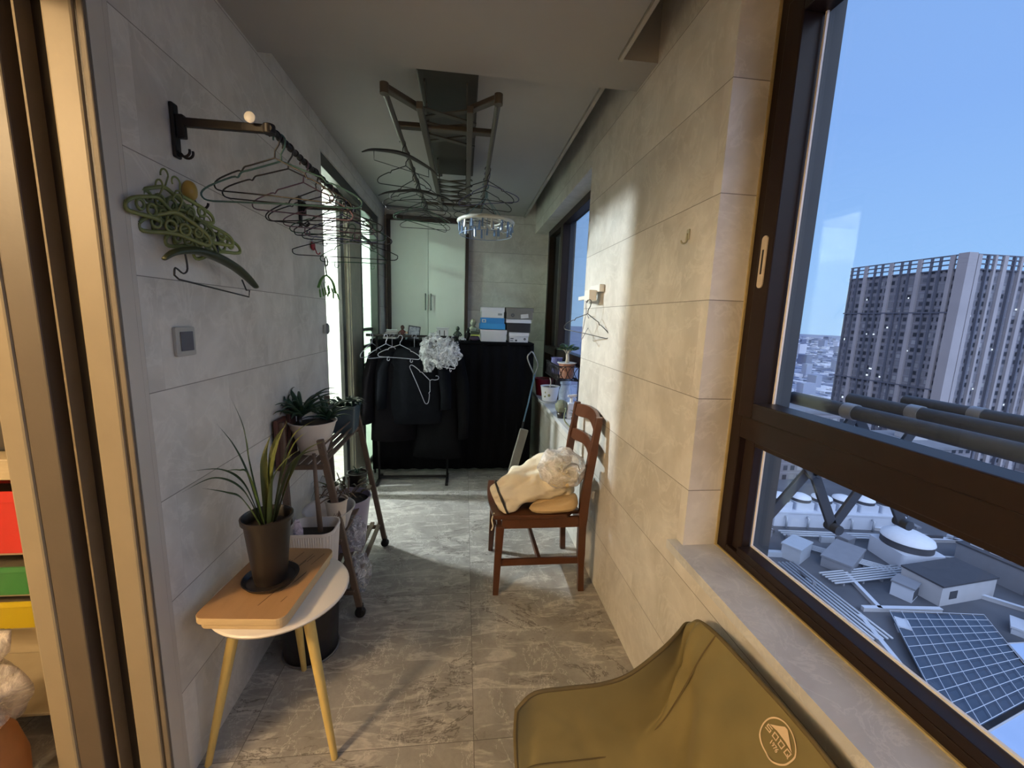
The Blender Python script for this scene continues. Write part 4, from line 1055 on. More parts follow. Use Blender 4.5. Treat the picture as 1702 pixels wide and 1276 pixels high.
# middle shelf
t = pot('paper_cup_planter', 'cream tapered cup planter with brown marks and dry roots on the middle shelf', (-.602, 1.93, .461), .035, .050, .155, plain('cream_cup', (.56, .50, .42), .5, nz=.05))
bm = BM(); 
for k, x in enumerate((-.016, -.004, .008)): tube(bm, [(.0465+x*.1, x-.004, .090), (.0475, x, .105), (.0465, x+.004, .090)], .0012, 4)
tube(bm, [(.044, -.008, .060), (.044, .008, .060)], .0012, 4)
bmesh.ops.rotate(bm, verts=bm.verts, cent=(0,0,0), matrix=Matrix.Rotation(-1.15, 3, 'Z')); obj('printed_marks', bm, plain('brown_print', (.10, .05, .04), .6), t)
for k in range(9):
    r = random.Random(k+40); a = r.uniform(0, 2*PI); bm = BM(); tube(bm, spline([(0, 0, .14), (math.cos(a)*.04, math.sin(a)*.04, .18+r.uniform(-.01, .03)), (math.cos(a)*.09, math.sin(a)*.09, .17+r.uniform(-.03, .04))], 4), .0028, 5); obj('dry_root', bm, M_stand, t, smooth=True)
t = thing('plastic_basin', 'shallow white plastic basin holding the cream cup on the middle shelf', 'basin', (-.655, 1.99, .431))
bm = BM(); lathe(bm, [(0, 0), (.075, 0), (.085, .008), (.118, .105), (.126, .108), (.127, .113), (.120, .113), (.112, .104), (.080, .012), (.074, .0065), (0, .006)], 48, sxy=(.95, 1.05)); obj('bowl', bm, plain('greyed_white_plastic', (.50, .47, .47), .35, nz=.03), t, smooth=True, autos=50)
t = pot('large_lilac_pot', 'large lilac pot with a dry woody plant low on the plant stand', (-.655, 2.30, .161), .090, .125, .30, M_lilac, sc=(1, 1))
for k in range(12):
    r = random.Random(k+70); a = r.uniform(0, 2*PI); bm = BM(); tube(bm, spline([(0, 0, .27), (math.cos(a)*.05, math.sin(a)*.05, .33), (math.cos(a)*.11, math.sin(a)*.10, .36+r.uniform(-.05, .06))], 4), [.005-.0003*i for i in range(9)], 5); obj('twig', bm, M_stand, t, smooth=True)
for k in range(30):
    r = random.Random(k+170); a = r.uniform(0, 2*PI); q = r.uniform(.02, .10); z = .30+r.uniform(0, .09); d = Vector((math.cos(a), math.sin(a), 0))
    bm = BM(); b0 = d*q+Vector((0, 0, z)); leaf_mesh(bm, [b0, b0+d*.02+Vector((0, 0, .012)), b0+d*.045+Vector((0, 0, .004))], .009, 3); obj('dry_leaf', bm, crumple('brown_green_leaf', (.04, .035, .018), (.08, .06, .035), .6, 40, .1), t, smooth=True)
t = pot('small_dark_pot', 'small dark brown pot with green sprouts at the back of the middle shelf', (-.640, 2.47, .431), .045, .058, .11, M_brownpot)
rosette(t, (0, 0, .10), 9, .06, .007, 21)
t = pot('pale_pot', 'small pale pot between the stand legs on the middle shelf', (-.745, 2.30, .431), .038, .046, .10, M_ceramic)
rosette(t, (0, 0, .09), 12, .13, .004, 31, m=M_leafy, droop=1.4, up=.35)
# ribbed planter on the black bucket beside the table
bk = thing('black_bucket', 'black round bucket on the floor behind the white side table', 'bucket', (-.665, 1.715, 0))
bm = BM(); lathe(bm, [(0, 0), (.105, 0), (.110, .006), (.125, .262), (.130, .264), (.130, .272), (.122, .272), (.119, .262), (.104, .012), (0, .01)], 40); obj('body', bm, plain('black_bucket_plastic', (.010, .010, .012), .35), bk, smooth=True, autos=40)
bm = BM(); lathe(bm, [(.1115, .004), (.118, .004), (.120, .010), (.1135, .012)], 40); obj('base_ring', bm, plain('grey_ring', (.10, .10, .11), .3), bk, smooth=True)
rp = thing('ribbed_planter', 'white ribbed oblong planter with a branch standing in its soil beside the table', 'planter', (-.645, 1.755, .273))
bm = BM(); pr = None
def wavy(hx, hy, amp):
    pts = rrect(hx, hy, .045, 10); out = []; n = len(pts)
    dense = []
    for i in range(n):
        a = Vector(pts[i]); b_ = Vector(pts[(i+1) % n]); m = max(1, int((b_-a).length/.0025))
        for k in range(m): dense.append(a+(b_-a)*k/m)
    for i, p in enumerate(dense): d = p.normalized(); out.append(p+d*(amp if i % 4 < 2 else -amp))
    return [(p.x, p.y) for p in out]
base = wavy(.098, .082, .0014); 
def ringv(s, z, src): return [bm.verts.new((x*s, y*s, z)) for x, y in src]
sm = [(p[0], p[1]) for p in wavy(.098, .082, 0)]
for s, z, src in ((.72, 0, base), (.80, .05, base), (.97, .285, base), (1.0, .286, sm), (1.0, .300, sm), (.955, .300, sm), (.93, .24, sm)):
    r = ringv(s, z, src)
    if pr:
        for k in range(len(r)): bm.faces.new((pr[k], pr[(k+1)%len(r)], r[(k+1)%len(r)], r[k]))
    else: bm.faces.new(r[::-1])
    pr = r
bm.faces.new(pr); obj('body', bm, plain('off_white_ribbed_plastic', (.55, .53, .52), .4, nz=.03), rp, smooth=True, autos=25)
obj('soil', Tm(box(-.075, .075, -.06, .06, 0, .018), (0, 0, .242)), M_soil, rp)
bm = BM(); tube(bm, [(.020, .02, .25), (.0, .05, .42), (-.02, .09, .60)], [.012, .010, .008], 8); obj('branch', bm, M_stand, rp, smooth=True)
bm = BM(); loft(bm, [((-.055,-.03,.25),(.020,0,0),(0,.012,0)), ((-.055,-.03,.30),(.022,0,0),(0,.008,0)), ((-.06,-.03,.345),(.008,0,0),(0,.004,0))], 10, .005, 40, 2); o = obj('crystal', bm, plastic('amethyst_white', (.62, .55, .66), .9, .25, 40), rp); o['label'] = 'pale lilac crystal standing in the soil'
# plastic bags hanging from the stand
for (loc, r, sd_, lab) in (((-.560, 2.10, .33), (.050, .065, .075), 3, 'small crumpled clear plastic bag caught on the bottom shelf of the plant stand'), ((-.530, 2.03, .155), (.060, .070, .105), 7, 'larger crumpled clear plastic bag hanging below the other by the plant stand')):
    t = thing('plastic_bag', lab, 'bag', loc, 0, 'clear bags on the plant stand')
    bm = BM(); blob(bm, (0, 0, 0), *r, .45, 3.2, sd_, 26, 18); obj('film', bm, plastic('thin_clear_film', (.62, .62, .66), .50, .2, 28), t, smooth=True, subd=1)
    bm = BM(); loft(bm, [((0,0,r[2]*.8),(.012,0,0),(0,.012,0)), ((0.01,0,r[2]*1.15),(.02,0,0),(0,.016,0)), ((0.0,0,r[2]*1.4),(.03,0,0),(0,.022,0))], 14, .012, 30, sd_, cap=False); obj('knot', bm, M_plastic, t, smooth=True)

# ================================================================== BACK END OF THE BALCONY
M_cream_door = plain('pale_green_cream_lacquer', (.72, .73, .69), .45, nz=.015)
M_dkfr = plain('dark_walnut_trim', (.040, .022, .018), .45, nz=.1)
wa = thing('tall_cabinet', 'tall built-in cabinet with two cream doors and a dark walnut frame on the end wall', 'cabinet', (-.40, 4.62, 0))
def wap(name, bm, m, par=None, **k): return obj(name, Tm(bm, (.40, -4.62, 0)), m, par or wa, **k)
wap('carcass', box(-.815, .020, 4.61, 4.649, 0, 2.50), M_cream_door)
bm = BM(); bx(bm, -.825, -.790, 4.570, 4.609, 0, 2.48); bx(bm, -.002, .032, 4.570, 4.609, 0, 2.48); bx(bm, -.825, .032, 4.570, 4.609, 2.481, 2.53); wap('frame', bm, M_dkfr, bevel=.002)
for x0, x1, hx in ((-.788, -.398, -.425), (-.394, -.004, -.367)):
    dr = wap('door', box(x0, x1, 4.585, 4.608, .02, 2.478), M_cream_door, bevel=.002)
    bm = BM(); tube(bm, [(hx, 4.560, 1.56), (hx, 4.560, 1.74)], .006, 8)
    for z in (1.575, 1.725): tube(bm, [(hx, 4.5845, z), (hx, 4.560, z)], .007, 8)
    wap('handle', bm, plain('dark_steel_handle', (.10, .11, .10), .4, .4), dr, smooth=True, autos=40)
M_blackcl = plain('black_curtain_cloth', (.004, .004, .005), .95, nz=.1, scale=20, spec=.1)
bkx = thing('covered_rack', 'wide low rack covered with black cloth along the end wall', 'rack', (-.10, 4.02, 0))
def bkp(name, bm, m=M_blackcl, **k): return obj(name, Tm(bm, (.10, -4.02, 0)), m, bkx, **k)
bkp('top_cloth', box(-.845, .655, 3.80, 4.24, 1.255, 1.279), bevel=.006)
bm = BM(); n = 90; A = []; 
for zi in range(7):
    z = .045+(1.255-.045)*zi/6; A.append([bm.verts.new((-.845+1.5*k/n, 3.812+.008*math.sin(k*.9)+.005*math.sin(k*.37+zi*.3), z)) for k in range(n+1)])
for a, b_ in zip(A, A[1:]):
    for k in range(n): bm.faces.new((a[k], a[k+1], b_[k+1], b_[k]))
bkp('front_drape', bm, smooth=True, solid=.004)
bkp('side_drape', box(.648, .654, 3.82, 4.24, .045, 1.255)); bkp('side_drape', box(-.845, -.839, 3.82, 4.24, .045, 1.255))
for x in (-.83, .63):
    for y in (3.84, 4.22): bm = BM(); tube(bm, [(x, y, 0), (x, y, 1.25)], .010, 8); bkp('post', bm, M_blackiron)
# shoe boxes: body, lid (and printed mark)
def shoebox(label, x0, x1, z0, z1, mb, ml, lidfrac=.36, y0=3.87, d=.26, lid_bottom=False, over=.006, mark=None, ylid=0, rot=0):
    cx = (x0+x1)/2; t = thing('shoe_box', label, 'box', (cx, y0+d/2, z0), rot, 'shoe boxes on the black rack')
    h = z1-z0; w_ = x1-x0; lh = h*lidfrac
    if lid_bottom: bz0, bz1, lz0, lz1 = lh*.6, h, 0, lh
    else: bz0, bz1, lz0, lz1 = 0, h-.004, h-lh, h
    obj('body', box(-w_/2+over, w_/2-over, -d/2+over, d/2-over, bz0, bz1), mb, t, bevel=.0015)
    bm = BM(); a, b2 = -w_/2, w_/2; c_, d_2 = -d/2, d/2; th = .003
    bx(bm, a, b2, c_, c_+th, lz0, lz1); bx(bm, a, b2, d_2-th, d_2, lz0, lz1); bx(bm, a, a+th, c_+th, d_2-th, lz0, lz1); bx(bm, b2-th, b2, c_+th, d_2-th, lz0, lz1)
    zt = (lz0, lz0+th) if lid_bottom else (lz1-th, lz1); bx(bm, a, b2, c_, d_2, *zt); obj('lid', bm, ml, t)
    if mark: mark(t, w_, h, -d/2)
    return t
M_bw = plain('white_card', (.62, .63, .66), .55, nz=.02); M_bb = plain('bright_blue_card', (.02, .20, .52), .5, nz=.03); M_bk = plain('black_card', (.012, .012, .015), .5); M_tp = plain('taupe_card', (.16, .15, .13), .55, nz=.03)
M_ink = plain('dark_ink', (.04, .045, .05), .6); M_lb = plain('paper_label', (.55, .55, .52), .6, nz=.02)
def disc(bm, x, z, r, y, r2=0):
    n = 20; o = [bm.verts.new((x+r*math.cos(2*PI*k/n), y, z+r*math.sin(2*PI*k/n))) for k in range(n)]
    if r2:
        i_ = [bm.verts.new((x+r2*math.cos(2*PI*k/n), y, z+r2*math.sin(2*PI*k/n))) for k in range(n)]
        for k in range(n): bm.faces.new((o[k], o[(k+1)%n], i_[(k+1)%n], i_[k]))
    else: bm.faces.new(o)
def mk_small(t, w_, h, y): bm = BM(); bx(bm, w_*.22, w_*.40, y+.0045, y+.0055, h*.24, h*.44); obj('label_print', bm, plain('grey_ink', (.22, .24, .26), .6), t)
def mk_blue(t, w_, h, y): bm = BM(); bx(bm, -w_*.42, -w_*.26, y+.0035, y+.0055, h*.58, h*.86); q = obj('label_print', bm, M_lb, t); bm = BM(); bx(bm, -w_*.38, -w_*.30, y+.0025, y+.0034, h*.65, h*.79); obj('logo_print', bm, M_bb, q)
def mk_taupe(t, w_, h, y):
    bm = BM(); disc(bm, -w_*.25, h*.32, .017, y+.005, .006); obj('ring_logo', bm, M_ink, t)
    bm = BM(); bx(bm, w_*.04, w_*.32, y+.003, y+.0055, h*.08, h*.44); bmesh.ops.rotate(bm, verts=bm.verts, cent=(w_*.18, 0, h*.26), matrix=Matrix.Rotation(-.12, 3, 'Y')); obj('paper_label', bm, M_lb, t)
def mk_grey(t, w_, h, y):
    bm = BM(); disc(bm, w_*.30, h*.33, .011, y+.005, .003); bx(bm, -w_*.42, -w_*.26, y+.0045, y+.0055, h*.32, h*.40); bx(bm, -w_*.42, -w_*.28, y+.0045, y+.0055, h*.12, h*.18); bx(bm, -w_*.18, -w_*.08, y+.0045, y+.0055, h*.10, h*.26); obj('label_print', bm, M_ink, t)
shoebox('plain white shoe box at the bottom of the left stack', .150, .400, 1.280, 1.394, M_bw, M_bw)
shoebox('bright blue shoe box in the middle of the left stack', .142, .382, 1.395, 1.503, M_bb, plain('light_blue_card', (.03, .26, .60), .5, nz=.03), .5, lid_bottom=True, over=.010, mark=mk_blue)
shoebox('white shoe box with a small grey print on top of the blue one', .152, .372, 1.504, 1.602, M_bw, M_bw, .42, mark=mk_small)
shoebox('small white shoe box with a dark round mark at the bottom of the right stack', .420, .612, 1.280, 1.376, M_bw, M_bw, .42, mark=mk_grey)
shoebox('black shoe box with a white lid in the middle of the right stack', .390, .630, 1.377, 1.499, M_bk, M_bw, .30)
shoebox('taupe shoe box with a crooked paper label on top of the right stack', .385, .648, 1.500, 1.606, M_tp, M_tp, .40, d=.30, mark=mk_taupe)
# small things on the rack
for k, (z, m, w_, lab) in enumerate(((1.280, M_ink, .120, 'dark book at the bottom of the small pile on the black rack'), (1.303, M_bw, .112, 'white book in the middle of the small pile on the black rack'), (1.326, M_ink, .116, 'thin dark book under the top one of the small pile'), (1.343, M_bw, .100, 'white folded booklet on top of the small pile'))):
    t = thing('book', lab, 'book', (-.685+k*.004, 3.93, z), .05*k, 'books piled on the black rack')
    th = (.022, .022, .016, .020)[k]
    obj('pages', box(-w_/2+.003, w_/2-.003, -.075, .075, .002, th-.002), M_lb, t); bm = BM(); bx(bm, -w_/2, w_/2, -.08, .08, 0, .002); bx(bm, -w_/2, w_/2, -.08, .08, th-.002, th); bx(bm, -w_/2, -w_/2+.003, -.08, .08, .002, th-.002); obj('cover', bm, m, t)
pf = thing('photo_frame', 'small tilted photo frame with a black border standing on the rack', 'picture frame', (-.475, 3.90, 1.285)); pf.rotation_euler = (-.22, .12, .1)
bm = BM(); bx(bm, -.055, .055, -.006, .006, 0, .008); bx(bm, -.055, .055, -.006, .006, .112, .120); bx(bm, -.055, -.047, -.006, .006, .008, .112); bx(bm, .047, .055, -.006, .006, .008, .112); obj('border', bm, M_ink, pf)
b = NB('faded_photo'); f = b.noise(b.co(), 40, 4); b.bsdf(b.ramp(f, [(.35, (.20, .24, .30)), (.6, (.50, .54, .58))]), .4); obj('photo', box(-.047, .047, -.001, .003, .008, .112), b.m, pf)
wb = thing('white_toy_block', 'white blocky toy with dark grooves on the rack behind the plastic bag', 'toy', (-.205, 3.95, 1.280))
bm = BM(); bx(bm, -.05, .05, -.03, .03, 0, .105); bx(bm, -.06, .06, -.036, .036, .105, .118); obj('body', bm, M_bw, wb, bevel=.003)
bm = BM(); bx(bm, -.032, -.025, -.033, -.0302, .02, .09); bx(bm, .012, .019, -.033, -.0302, .02, .09); bx(bm, -.040, -.018, -.033, -.0302, .03, .037); bx(bm, .004, .026, -.033, -.0302, .03, .037); obj('grooves', bm, M_ink, wb)
def figurine(label, loc, m, h=.1, m2=None, rot=0):
    t = thing('figurine', label, 'figurine', loc, rot, 'small figurines on the black rack')
    bm = BM(); loft(bm, [((-.012*h*8,0,0),(h*.10,0,0),(0,h*.10,0)), ((0,0,h*.30),(h*.13,0,0),(0,h*.10,0)), ((0,0,h*.55),(h*.20,0,0),(0,h*.12,0)), ((0,0,h*.68),(h*.08,0,0),(0,h*.07,0))], 14, .003, 60, 3); obj('body', bm, m, t, smooth=True)
    bm = BM(); blob(bm, (0, 0, h*.82), h*.14, h*.14, h*.17, .1, 3, 5, 14, 10); obj('head', bm, m2 or m, t, smooth=True)
    for s in (-1, 1): bm = BM(); tube(bm, [(s*h*.17, 0, h*.56), (s*h*.28, -h*.08, h*.38), (s*h*.16, -h*.18, h*.32)], h*.05, 7); obj('arm', bm, m, t, smooth=True)
M_dgreen = plain('dark_green_paint', (.03, .045, .03), .5, nz=.2, scale=60)
figurine('dark green standing figurine between the white block and the white car', (-.065, 3.93, 1.280), M_dgreen, .135)
figurine('black figurine just left of the pale one on the rack', (.035, 3.95, 1.280), plain('black_paint', (.012, .012, .016), .5), .12)
figurine('pale green slim figurine left of the shoe boxes', (.082, 4.02, 1.280), plain('pale_green_resin', (.38, .42, .34), .5), .21)
figurine('reddish brown plush figure beside the pile of books', (-.575, 3.92, 1.280), plain('reddish_plush', (.14, .05, .045), .9, nz=.3, scale=50), .13, plain('brown_plush', (.09, .05, .04), .9, nz=.3, scale=50))
figurine('small pale blue and cream figure left of the photo frame', (-.530, 3.87, 1.280), plain('pale_blue_toy', (.30, .42, .46), .5), .075, plain('peach_toy', (.50, .36, .24), .5))
tcx = thing('toy_car', 'tiny white toy car at the front of the rack near the figurines', 'toy car', (-.018, 3.86, 1.280))
bm = BM(); prism(bm, rrect(.034, .015, .006), .008, .022); obj('body', bm, M_bw, tcx, bevel=.003); bm = BM(); prism(bm, rrect(.018, .012, .005), .022, .034); obj('cabin', bm, M_bw, tcx, bevel=.003)
for x in (-.02, .02):
    for y in (-.013, .013): bm = BM(); tube(bm, [(x, y-.003, .008), (x, y+.003, .008)], .008, 12); obj('wheel', bm, M_ink, tcx)
ty = thing('toy_vehicle', 'dark green and yellow toy vehicle leaning by the shoe boxes', 'toy', (.098, 3.90, 1.330))
bm = BM(); prism(bm, rrect(.042, .018, .006), .012, .042); obj('body', bm, M_dgreen, ty, bevel=.003); bm = BM(); bx(bm, -.040, .046, -.019, .019, 0, .0115); obj('base_stripe', bm, plain('lime_yellow_plastic', (.50, .58, .12), .4), ty)
pu = thing('dark_pouch', 'crumpled dark purple pouch under the toy vehicle', 'pouch', (.095, 3.90, 1.280)); bm = BM(); blob(bm, (0, 0, .024), .050, .035, .0255, .2, 3, 12, 20, 12, flat=0); obj('cloth', bm, crumple('dark_purple_cloth', (.03, .018, .035), (.10, .06, .10), .7, 40), pu, smooth=True)

# clothes rack with dark coats
cr_ = thing('clothes_rack', 'black free-standing clothes rack on the floor before the covered rack', 'clothes rack', (-.445, 3.62, 0))
def crp(name, bm, m=M_blackiron, **k): return obj(name, Tm(bm, (.445, -3.62, 0)), m, cr_, **k)
for x in (-.752, -.140):
    bm = BM(); bar(bm, (x, 3.50, .012), (x, 3.76, .012), .026, .024); crp('foot', bm, bevel=.003)
    bm = BM(); tube(bm, [(x, 3.64, .024), (x, 3.64, 1.31)], .010, 10); crp('upright', bm, smooth=True)
bm = BM(); bar(bm, (-.752, 3.66, .030), (-.140, 3.66, .030), .020, .018); crp('lower_bar', bm)
bm = BM(); tube(bm, [(-.860+.02, 3.64, 1.322), (-.060, 3.64, 1.322)], .0115, 12); crp('hanging_bar', bm, smooth=True, autos=40)
M_navy = crumple('dark_navy_cloth', (.0035, .004, .006), (.007, .0078, .011), .9, 14, .5, .06)
M_char = crumple('charcoal_cloth', (.0035, .003, .004), (.007, .006, .008), .9, 14, .5, .06)
def coat(label, x, y, w_, z0, z1, m, yaw, seed, sleeve=True):
    t = thing('coat', label, 'coat', (x, y, z1), yaw, 'dark coats on the clothes rack')
    H_ = z1-z0; secs_ = []
    for f, wf, tf in ((0, .10, .02), (.03, .30, .035), (.09, .48, .05), (.2, .52, .06), (.5, .50, .07), (.85, .54, .075), (1.0, .55, .07)): secs_.append(((0, 0, -f*H_), (w_*wf, 0, 0), (0, tf, 0)))
    bm = BM(); loft(bm, secs_, 40, .022, 9, seed); obj('body', bm, m, t, smooth=True)
    for s in (-1, 1):
        bm = BM(); loft(bm, [((s*w_*.44,0,-.06*H_),(.05,0,0),(0,.045,0)), ((s*w_*.56,-.02,-.30*H_),(.055,0,.01),(0,.05,0)), ((s*w_*.60,-.04,-.62*H_),(.05,0,.01),(0,.045,0)), ((s*w_*.60,-.05,-.80*H_),(.045,0,.01),(0,.04,0))], 18, .012, 14, seed+s); obj('sleeve', bm, m, t, smooth=True)
    bm = BM(); tube(bm, [(0, 0, -.02), (0, 0, z_ := 1.322+.028-z1-.03)]+[Vector((p.x, 0, p.z)) for p in arc((-.0, 0, 1.322-z1), .019, 0, PI*1.05, 8)], .0025, 6); obj('hanger_hook', bm, M_pale, t, smooth=True)
coat('long charcoal coat at the left end of the clothes rack', -.62, 3.62, .34, .40, 1.22, M_char, .10, 3)
coat('dark navy jacket in the middle of the clothes rack', -.43, 3.60, .46, .56, 1.23, M_navy, .0, 8)
coat('black long coat at the right end of the clothes rack', -.23, 3.66, .40, .22, 1.20, M_blackcl, -.12, 13)
GP = 'pale hangers on the black clothes rack'
kwp = dict(r=.0032)
hanger((-.785, 3.60, 1.337), math.radians(70), M_pale, 'pale hanger seen edge-on at the left end of the clothes rack', GP, w=.34, **kwp)
hanger((-.655, 3.53, 1.337), math.radians(48), M_pale, 'pale hanger at the shoulder of the charcoal coat', GP, w=.36, **kwp)
hanger((-.530, 3.50, 1.335), math.radians(8), M_pale, 'whole pale hanger left of the plastic bag, facing the room', GP, roll=math.radians(4), loops=True, w=.34, **kwp)
hanger((-.17, 3.50, 1.265), math.radians(-50), M_pale, 'pale hanger peeking out under the right side of the plastic bag', GP, w=.30, loops=True, **kwp)
hanger((-.215, 3.515, .985), math.radians(6), M_pale, 'pale hanger hanging by one corner below the plastic bag', GP, roll=math.radians(68), w=.36, **kwp)
bg_ = thing('plastic_bag', 'big crumpled clear plastic bag on the bar of the clothes rack', 'bag', (-.205, 3.50, 1.20))
for (c, r, s_) in (((-.04, 0, -.0), (.125, .05, .13), 5), ((.08, .0, -.0), (.095, .045, .115), 9)):
    bm = BM(); blob(bm, c, *r, .55, 3.4, s_, 40, 26); obj('film', bm, plastic('bright_crumpled_film', (.85, .88, .95), .42, .10, 17), bg_, smooth=True, subd=1)
bm = BM(); loft(bm, [((-.14,0,.12),(.010,0,0),(0,.02,0)), ((-.125,0,0),(.018,0,0),(0,.03,0)), ((-.10,0,-.17),(.035,0,0),(0,.03,0))], 16, .014, 30, 6, cap=False); obj('trailing_strip', bm, M_plastic, bg_, smooth=True)

# mop with looped handle, folded board and bottle leaning right of the rack
mp = thing('floor_mop', 'long mop with a looped grey handle and blue shaft leaning in the far right corner', 'mop', (.47, 3.40, 0))
def mpp(name, bm, m, **k): return obj(name, Tm(bm, (-.47, -3.40, 0)), m, mp, **k)
bm = BM(); tube(bm, spline([(.600, 3.46, 1.04), (.540, 3.44, 1.17), (.562, 3.45, 1.215), (.585, 3.45, 1.22), (.635, 3.47, 1.12), (.622, 3.47, 1.05), (.600, 3.46, 1.02)], 4), .006, 8); mpp('loop_handle', bm, plain('grey_steel', (.40, .42, .42), .35, .5), smooth=True)
bm = BM(); tube(bm, [(.612, 3.46, 1.03), (.560, 3.43, .78), (.522, 3.41, .62)], .0065, 10); mpp('shaft', bm, plain('steel_blue_paint', (.10, .20, .30), .35, .2), smooth=True)
bm = BM(); tube(bm, [(.522, 3.41, .62), (.44, 3.38, .10)], .008, 10); mpp('lower_shaft', bm, M_blackiron, smooth=True)
bm = BM(); bx(bm, .36, .50, 3.30, 3.44, 0, .05); mpp('mop_head', bm, M_blackiron, bevel=.01)
fb = thing('folded_board', 'grey padded folding board standing upright beside the mop', 'board', (.47, 3.33, 0))
bm = BM(); bar(bm, (.425, 3.315, .20), (.520, 3.33, .575), .020, .075, up=(1,0,0)); o = obj('pad', Tm(bm, (-.47, -3.33, 0)), plain('grey_taupe_cloth', (.20, .19, .17), .8, nz=.1), fb, bevel=.008)
bm = BM(); bar(bm, (.405, 3.305, .03), (.445, 3.305, .215), .014, .045, up=(1,0,0)); obj('foot_strip', Tm(bm, (-.47, -3.33, 0)), plain('pale_grey_plastic2', (.34, .33, .32), .6), fb, bevel=.004)

# ================================================================== FAR SILL: POTS AND WIRE BASKET
S0 = SILL+.001
t = pot('red_pot', 'dark red glazed pot at the far end of the window sill', (.805, 4.02, S0), .070, .090, .17, plain('dark_red_glaze', (.20, .012, .03), .3, nz=.05))
bm = BM(); lathe(bm, [(0, 0), (.085, 0), (.1, .012), (.097, .013), (0, .006)], 30); Tm(bm, (0, 0, 0)); 
t = pot('white_ribbed_pot', 'white ribbed pot with a small cutting on its saucer on the far sill', (.797, 3.66, S0+.014), .068, .086, .135, M_bw)
bm = BM(); lathe(bm, [(0, -.014), (.082, -.014), (.095, -.003), (.092, -.001), (.068, -.0075), (0, -.0075)], 30); obj('saucer', bm, M_bw, t, smooth=True)
bm = BM(); tube(bm, spline([(0, 0, .12), (.004, 0, .17), (-.006, 0, .21)], 4), .005, 7); obj('stem', bm, plain('pale_stem', (.40, .38, .32), .6), t, smooth=True)
for k, (x, z, w_) in enumerate(((-.02, .085, .010), (.022, .060, .013), (-.03, .045, .008))): 
    bm = BM(); a = -PI/2-.5+x*10; rr = .0775+.0; blob(bm, (math.cos(a)*rr, math.sin(a)*rr, z), w_, .003, w_, .1, 3, k, 10, 6); obj('leaf_motif', bm, plain('olive_motif', (.28, .27, .12), .5), t, smooth=True)
t = thing('plastic_jug', 'tall pale blue translucent jug on the sill under the wire basket', 'jug', (.850, 3.30, S0))
bm = BM(); lathe(bm, [(0, 0), (.050, 0), (.054, .01), (.054, .17), (.040, .205), (.040, .225), (.046, .228), (.046, .262), (0, .262)], 28); obj('body', bm, plastic('pale_blue_plastic', (.42, .52, .70), .85, .25, 6), t, smooth=True, autos=50)
t = thing('spray_bottle', 'white spray bottle in front of the blue jug on the far sill', 'bottle', (.835, 3.03, S0))
bm = BM(); prism(bm, rrect(.036, .030, .010), 0, .125); obj('body', bm, plain('bluish_white_plastic', (.55, .62, .75), .35, nz=.03), t, smooth=True, autos=50, bevel=.004)
bm = BM(); tube(bm, [(0, 0, .125), (0, 0, .165)], .014, 12); bar(bm, (-.03, 0, .175), (.045, 0, .182), .020, .018); bar(bm, (.02, 0, .170), (.045, 0, .145), .010, .006); obj('trigger', bm, M_bw, t, bevel=.002)
t = thing('round_succulent', 'round grey green spiny succulent at the edge of the far sill', 'potted plant', (.760, 3.04, S0))
bm = BM(); lathe(bm, [(0, 0), (.028, 0), (.036, .045), (.033, .045), (0, .04)], 20); obj('pot', bm, M_brownpot, t, smooth=True)
bm = BM(); blob(bm, (0, 0, .090), .050, .050, .052, .12, 7, 4, 30, 20); obj('globe', bm, crumple('grey_green_succulent', (.08, .10, .06), (.24, .26, .20), .7, 60, .8), t, smooth=True)
bm = BM(); tube(bm, spline([(.02, -.03, .08), (.0, -.14, .10), (-.03, -.22, .045), (-.005, -.27, .005), (.0, -.36, .006)], 5), .005, 7); obj('trailing_stem', bm, plain('green_vine', (.16, .18, .10), .6), t, smooth=True)
t = thing('dark_leafy_plant', 'small dark leafy plant on the sill behind the wooden chair', 'potted plant', (.830, 2.83, S0))
bm = BM(); lathe(bm, [(0, 0), (.035, 0), (.045, .05), (.041, .05), (0, .045)], 20); obj('pot', bm, M_brownpot, t, smooth=True)
rosette(t, (0, 0, .05), 12, .07, .011, 77)
# wire basket shelf
wbk = thing('wire_basket_shelf', 'black wire basket shelf on legs above the far window sill', 'shelf', (.79, 3.22, S0))
X0, X1, Y0, Y1 = -.075, .085, -.21, .26; ZB0, ZB1 = .300, .405
for (x, y) in ((X1, Y0), (X1, Y1)):
    bm = BM(); tube(bm, [(x, y, 0), (x, y, ZB1)], .005, 8); obj('leg', bm, M_blackiron, wbk, smooth=True)
bm = BM(); cor = [Vector((X0, Y0, 0)), Vector((X1, Y0, 0)), Vector((X1, Y1, 0)), Vector((X0, Y1, 0))]
tube(bm, [c+Vector((0, 0, ZB1)) for c in cor], .006, 8, closed=True); obj('top_rim', bm, M_blackiron, wbk)
bm = BM(); tube(bm, [c+Vector((0, 0, ZB0)) for c in cor], .008, 8, closed=True)
for k in range(9): x = X0+(X1-X0)*k/8; tube(bm, [(x, Y0, ZB0), (x, Y1, ZB0)], .002, 5)
for k in range(7): y = Y0+(Y1-Y0)*k/6; tube(bm, [(X0, y, ZB0), (X1, y, ZB0)], .002, 5)
obj('bottom_grid', bm, M_blackiron, wbk)
bm = BM()
def diag(a, b_, n):
    a, b_ = Vector(a), Vector(b_)
    for k in range(n):
        p = a+(b_-a)*k/n; q = a+(b_-a)*(k+1)/n; m_ = (p+q)/2
        tube(bm, spline([p+Vector((0,0,ZB0)), m_+Vector((0,0,(ZB0+ZB1)/2+.02)), q+Vector((0,0,ZB1))], 3), .003, 5); tube(bm, spline([q+Vector((0,0,ZB0)), m_+Vector((0,0,(ZB0+ZB1)/2-.02)), p+Vector((0,0,ZB1))], 3), .003, 5)
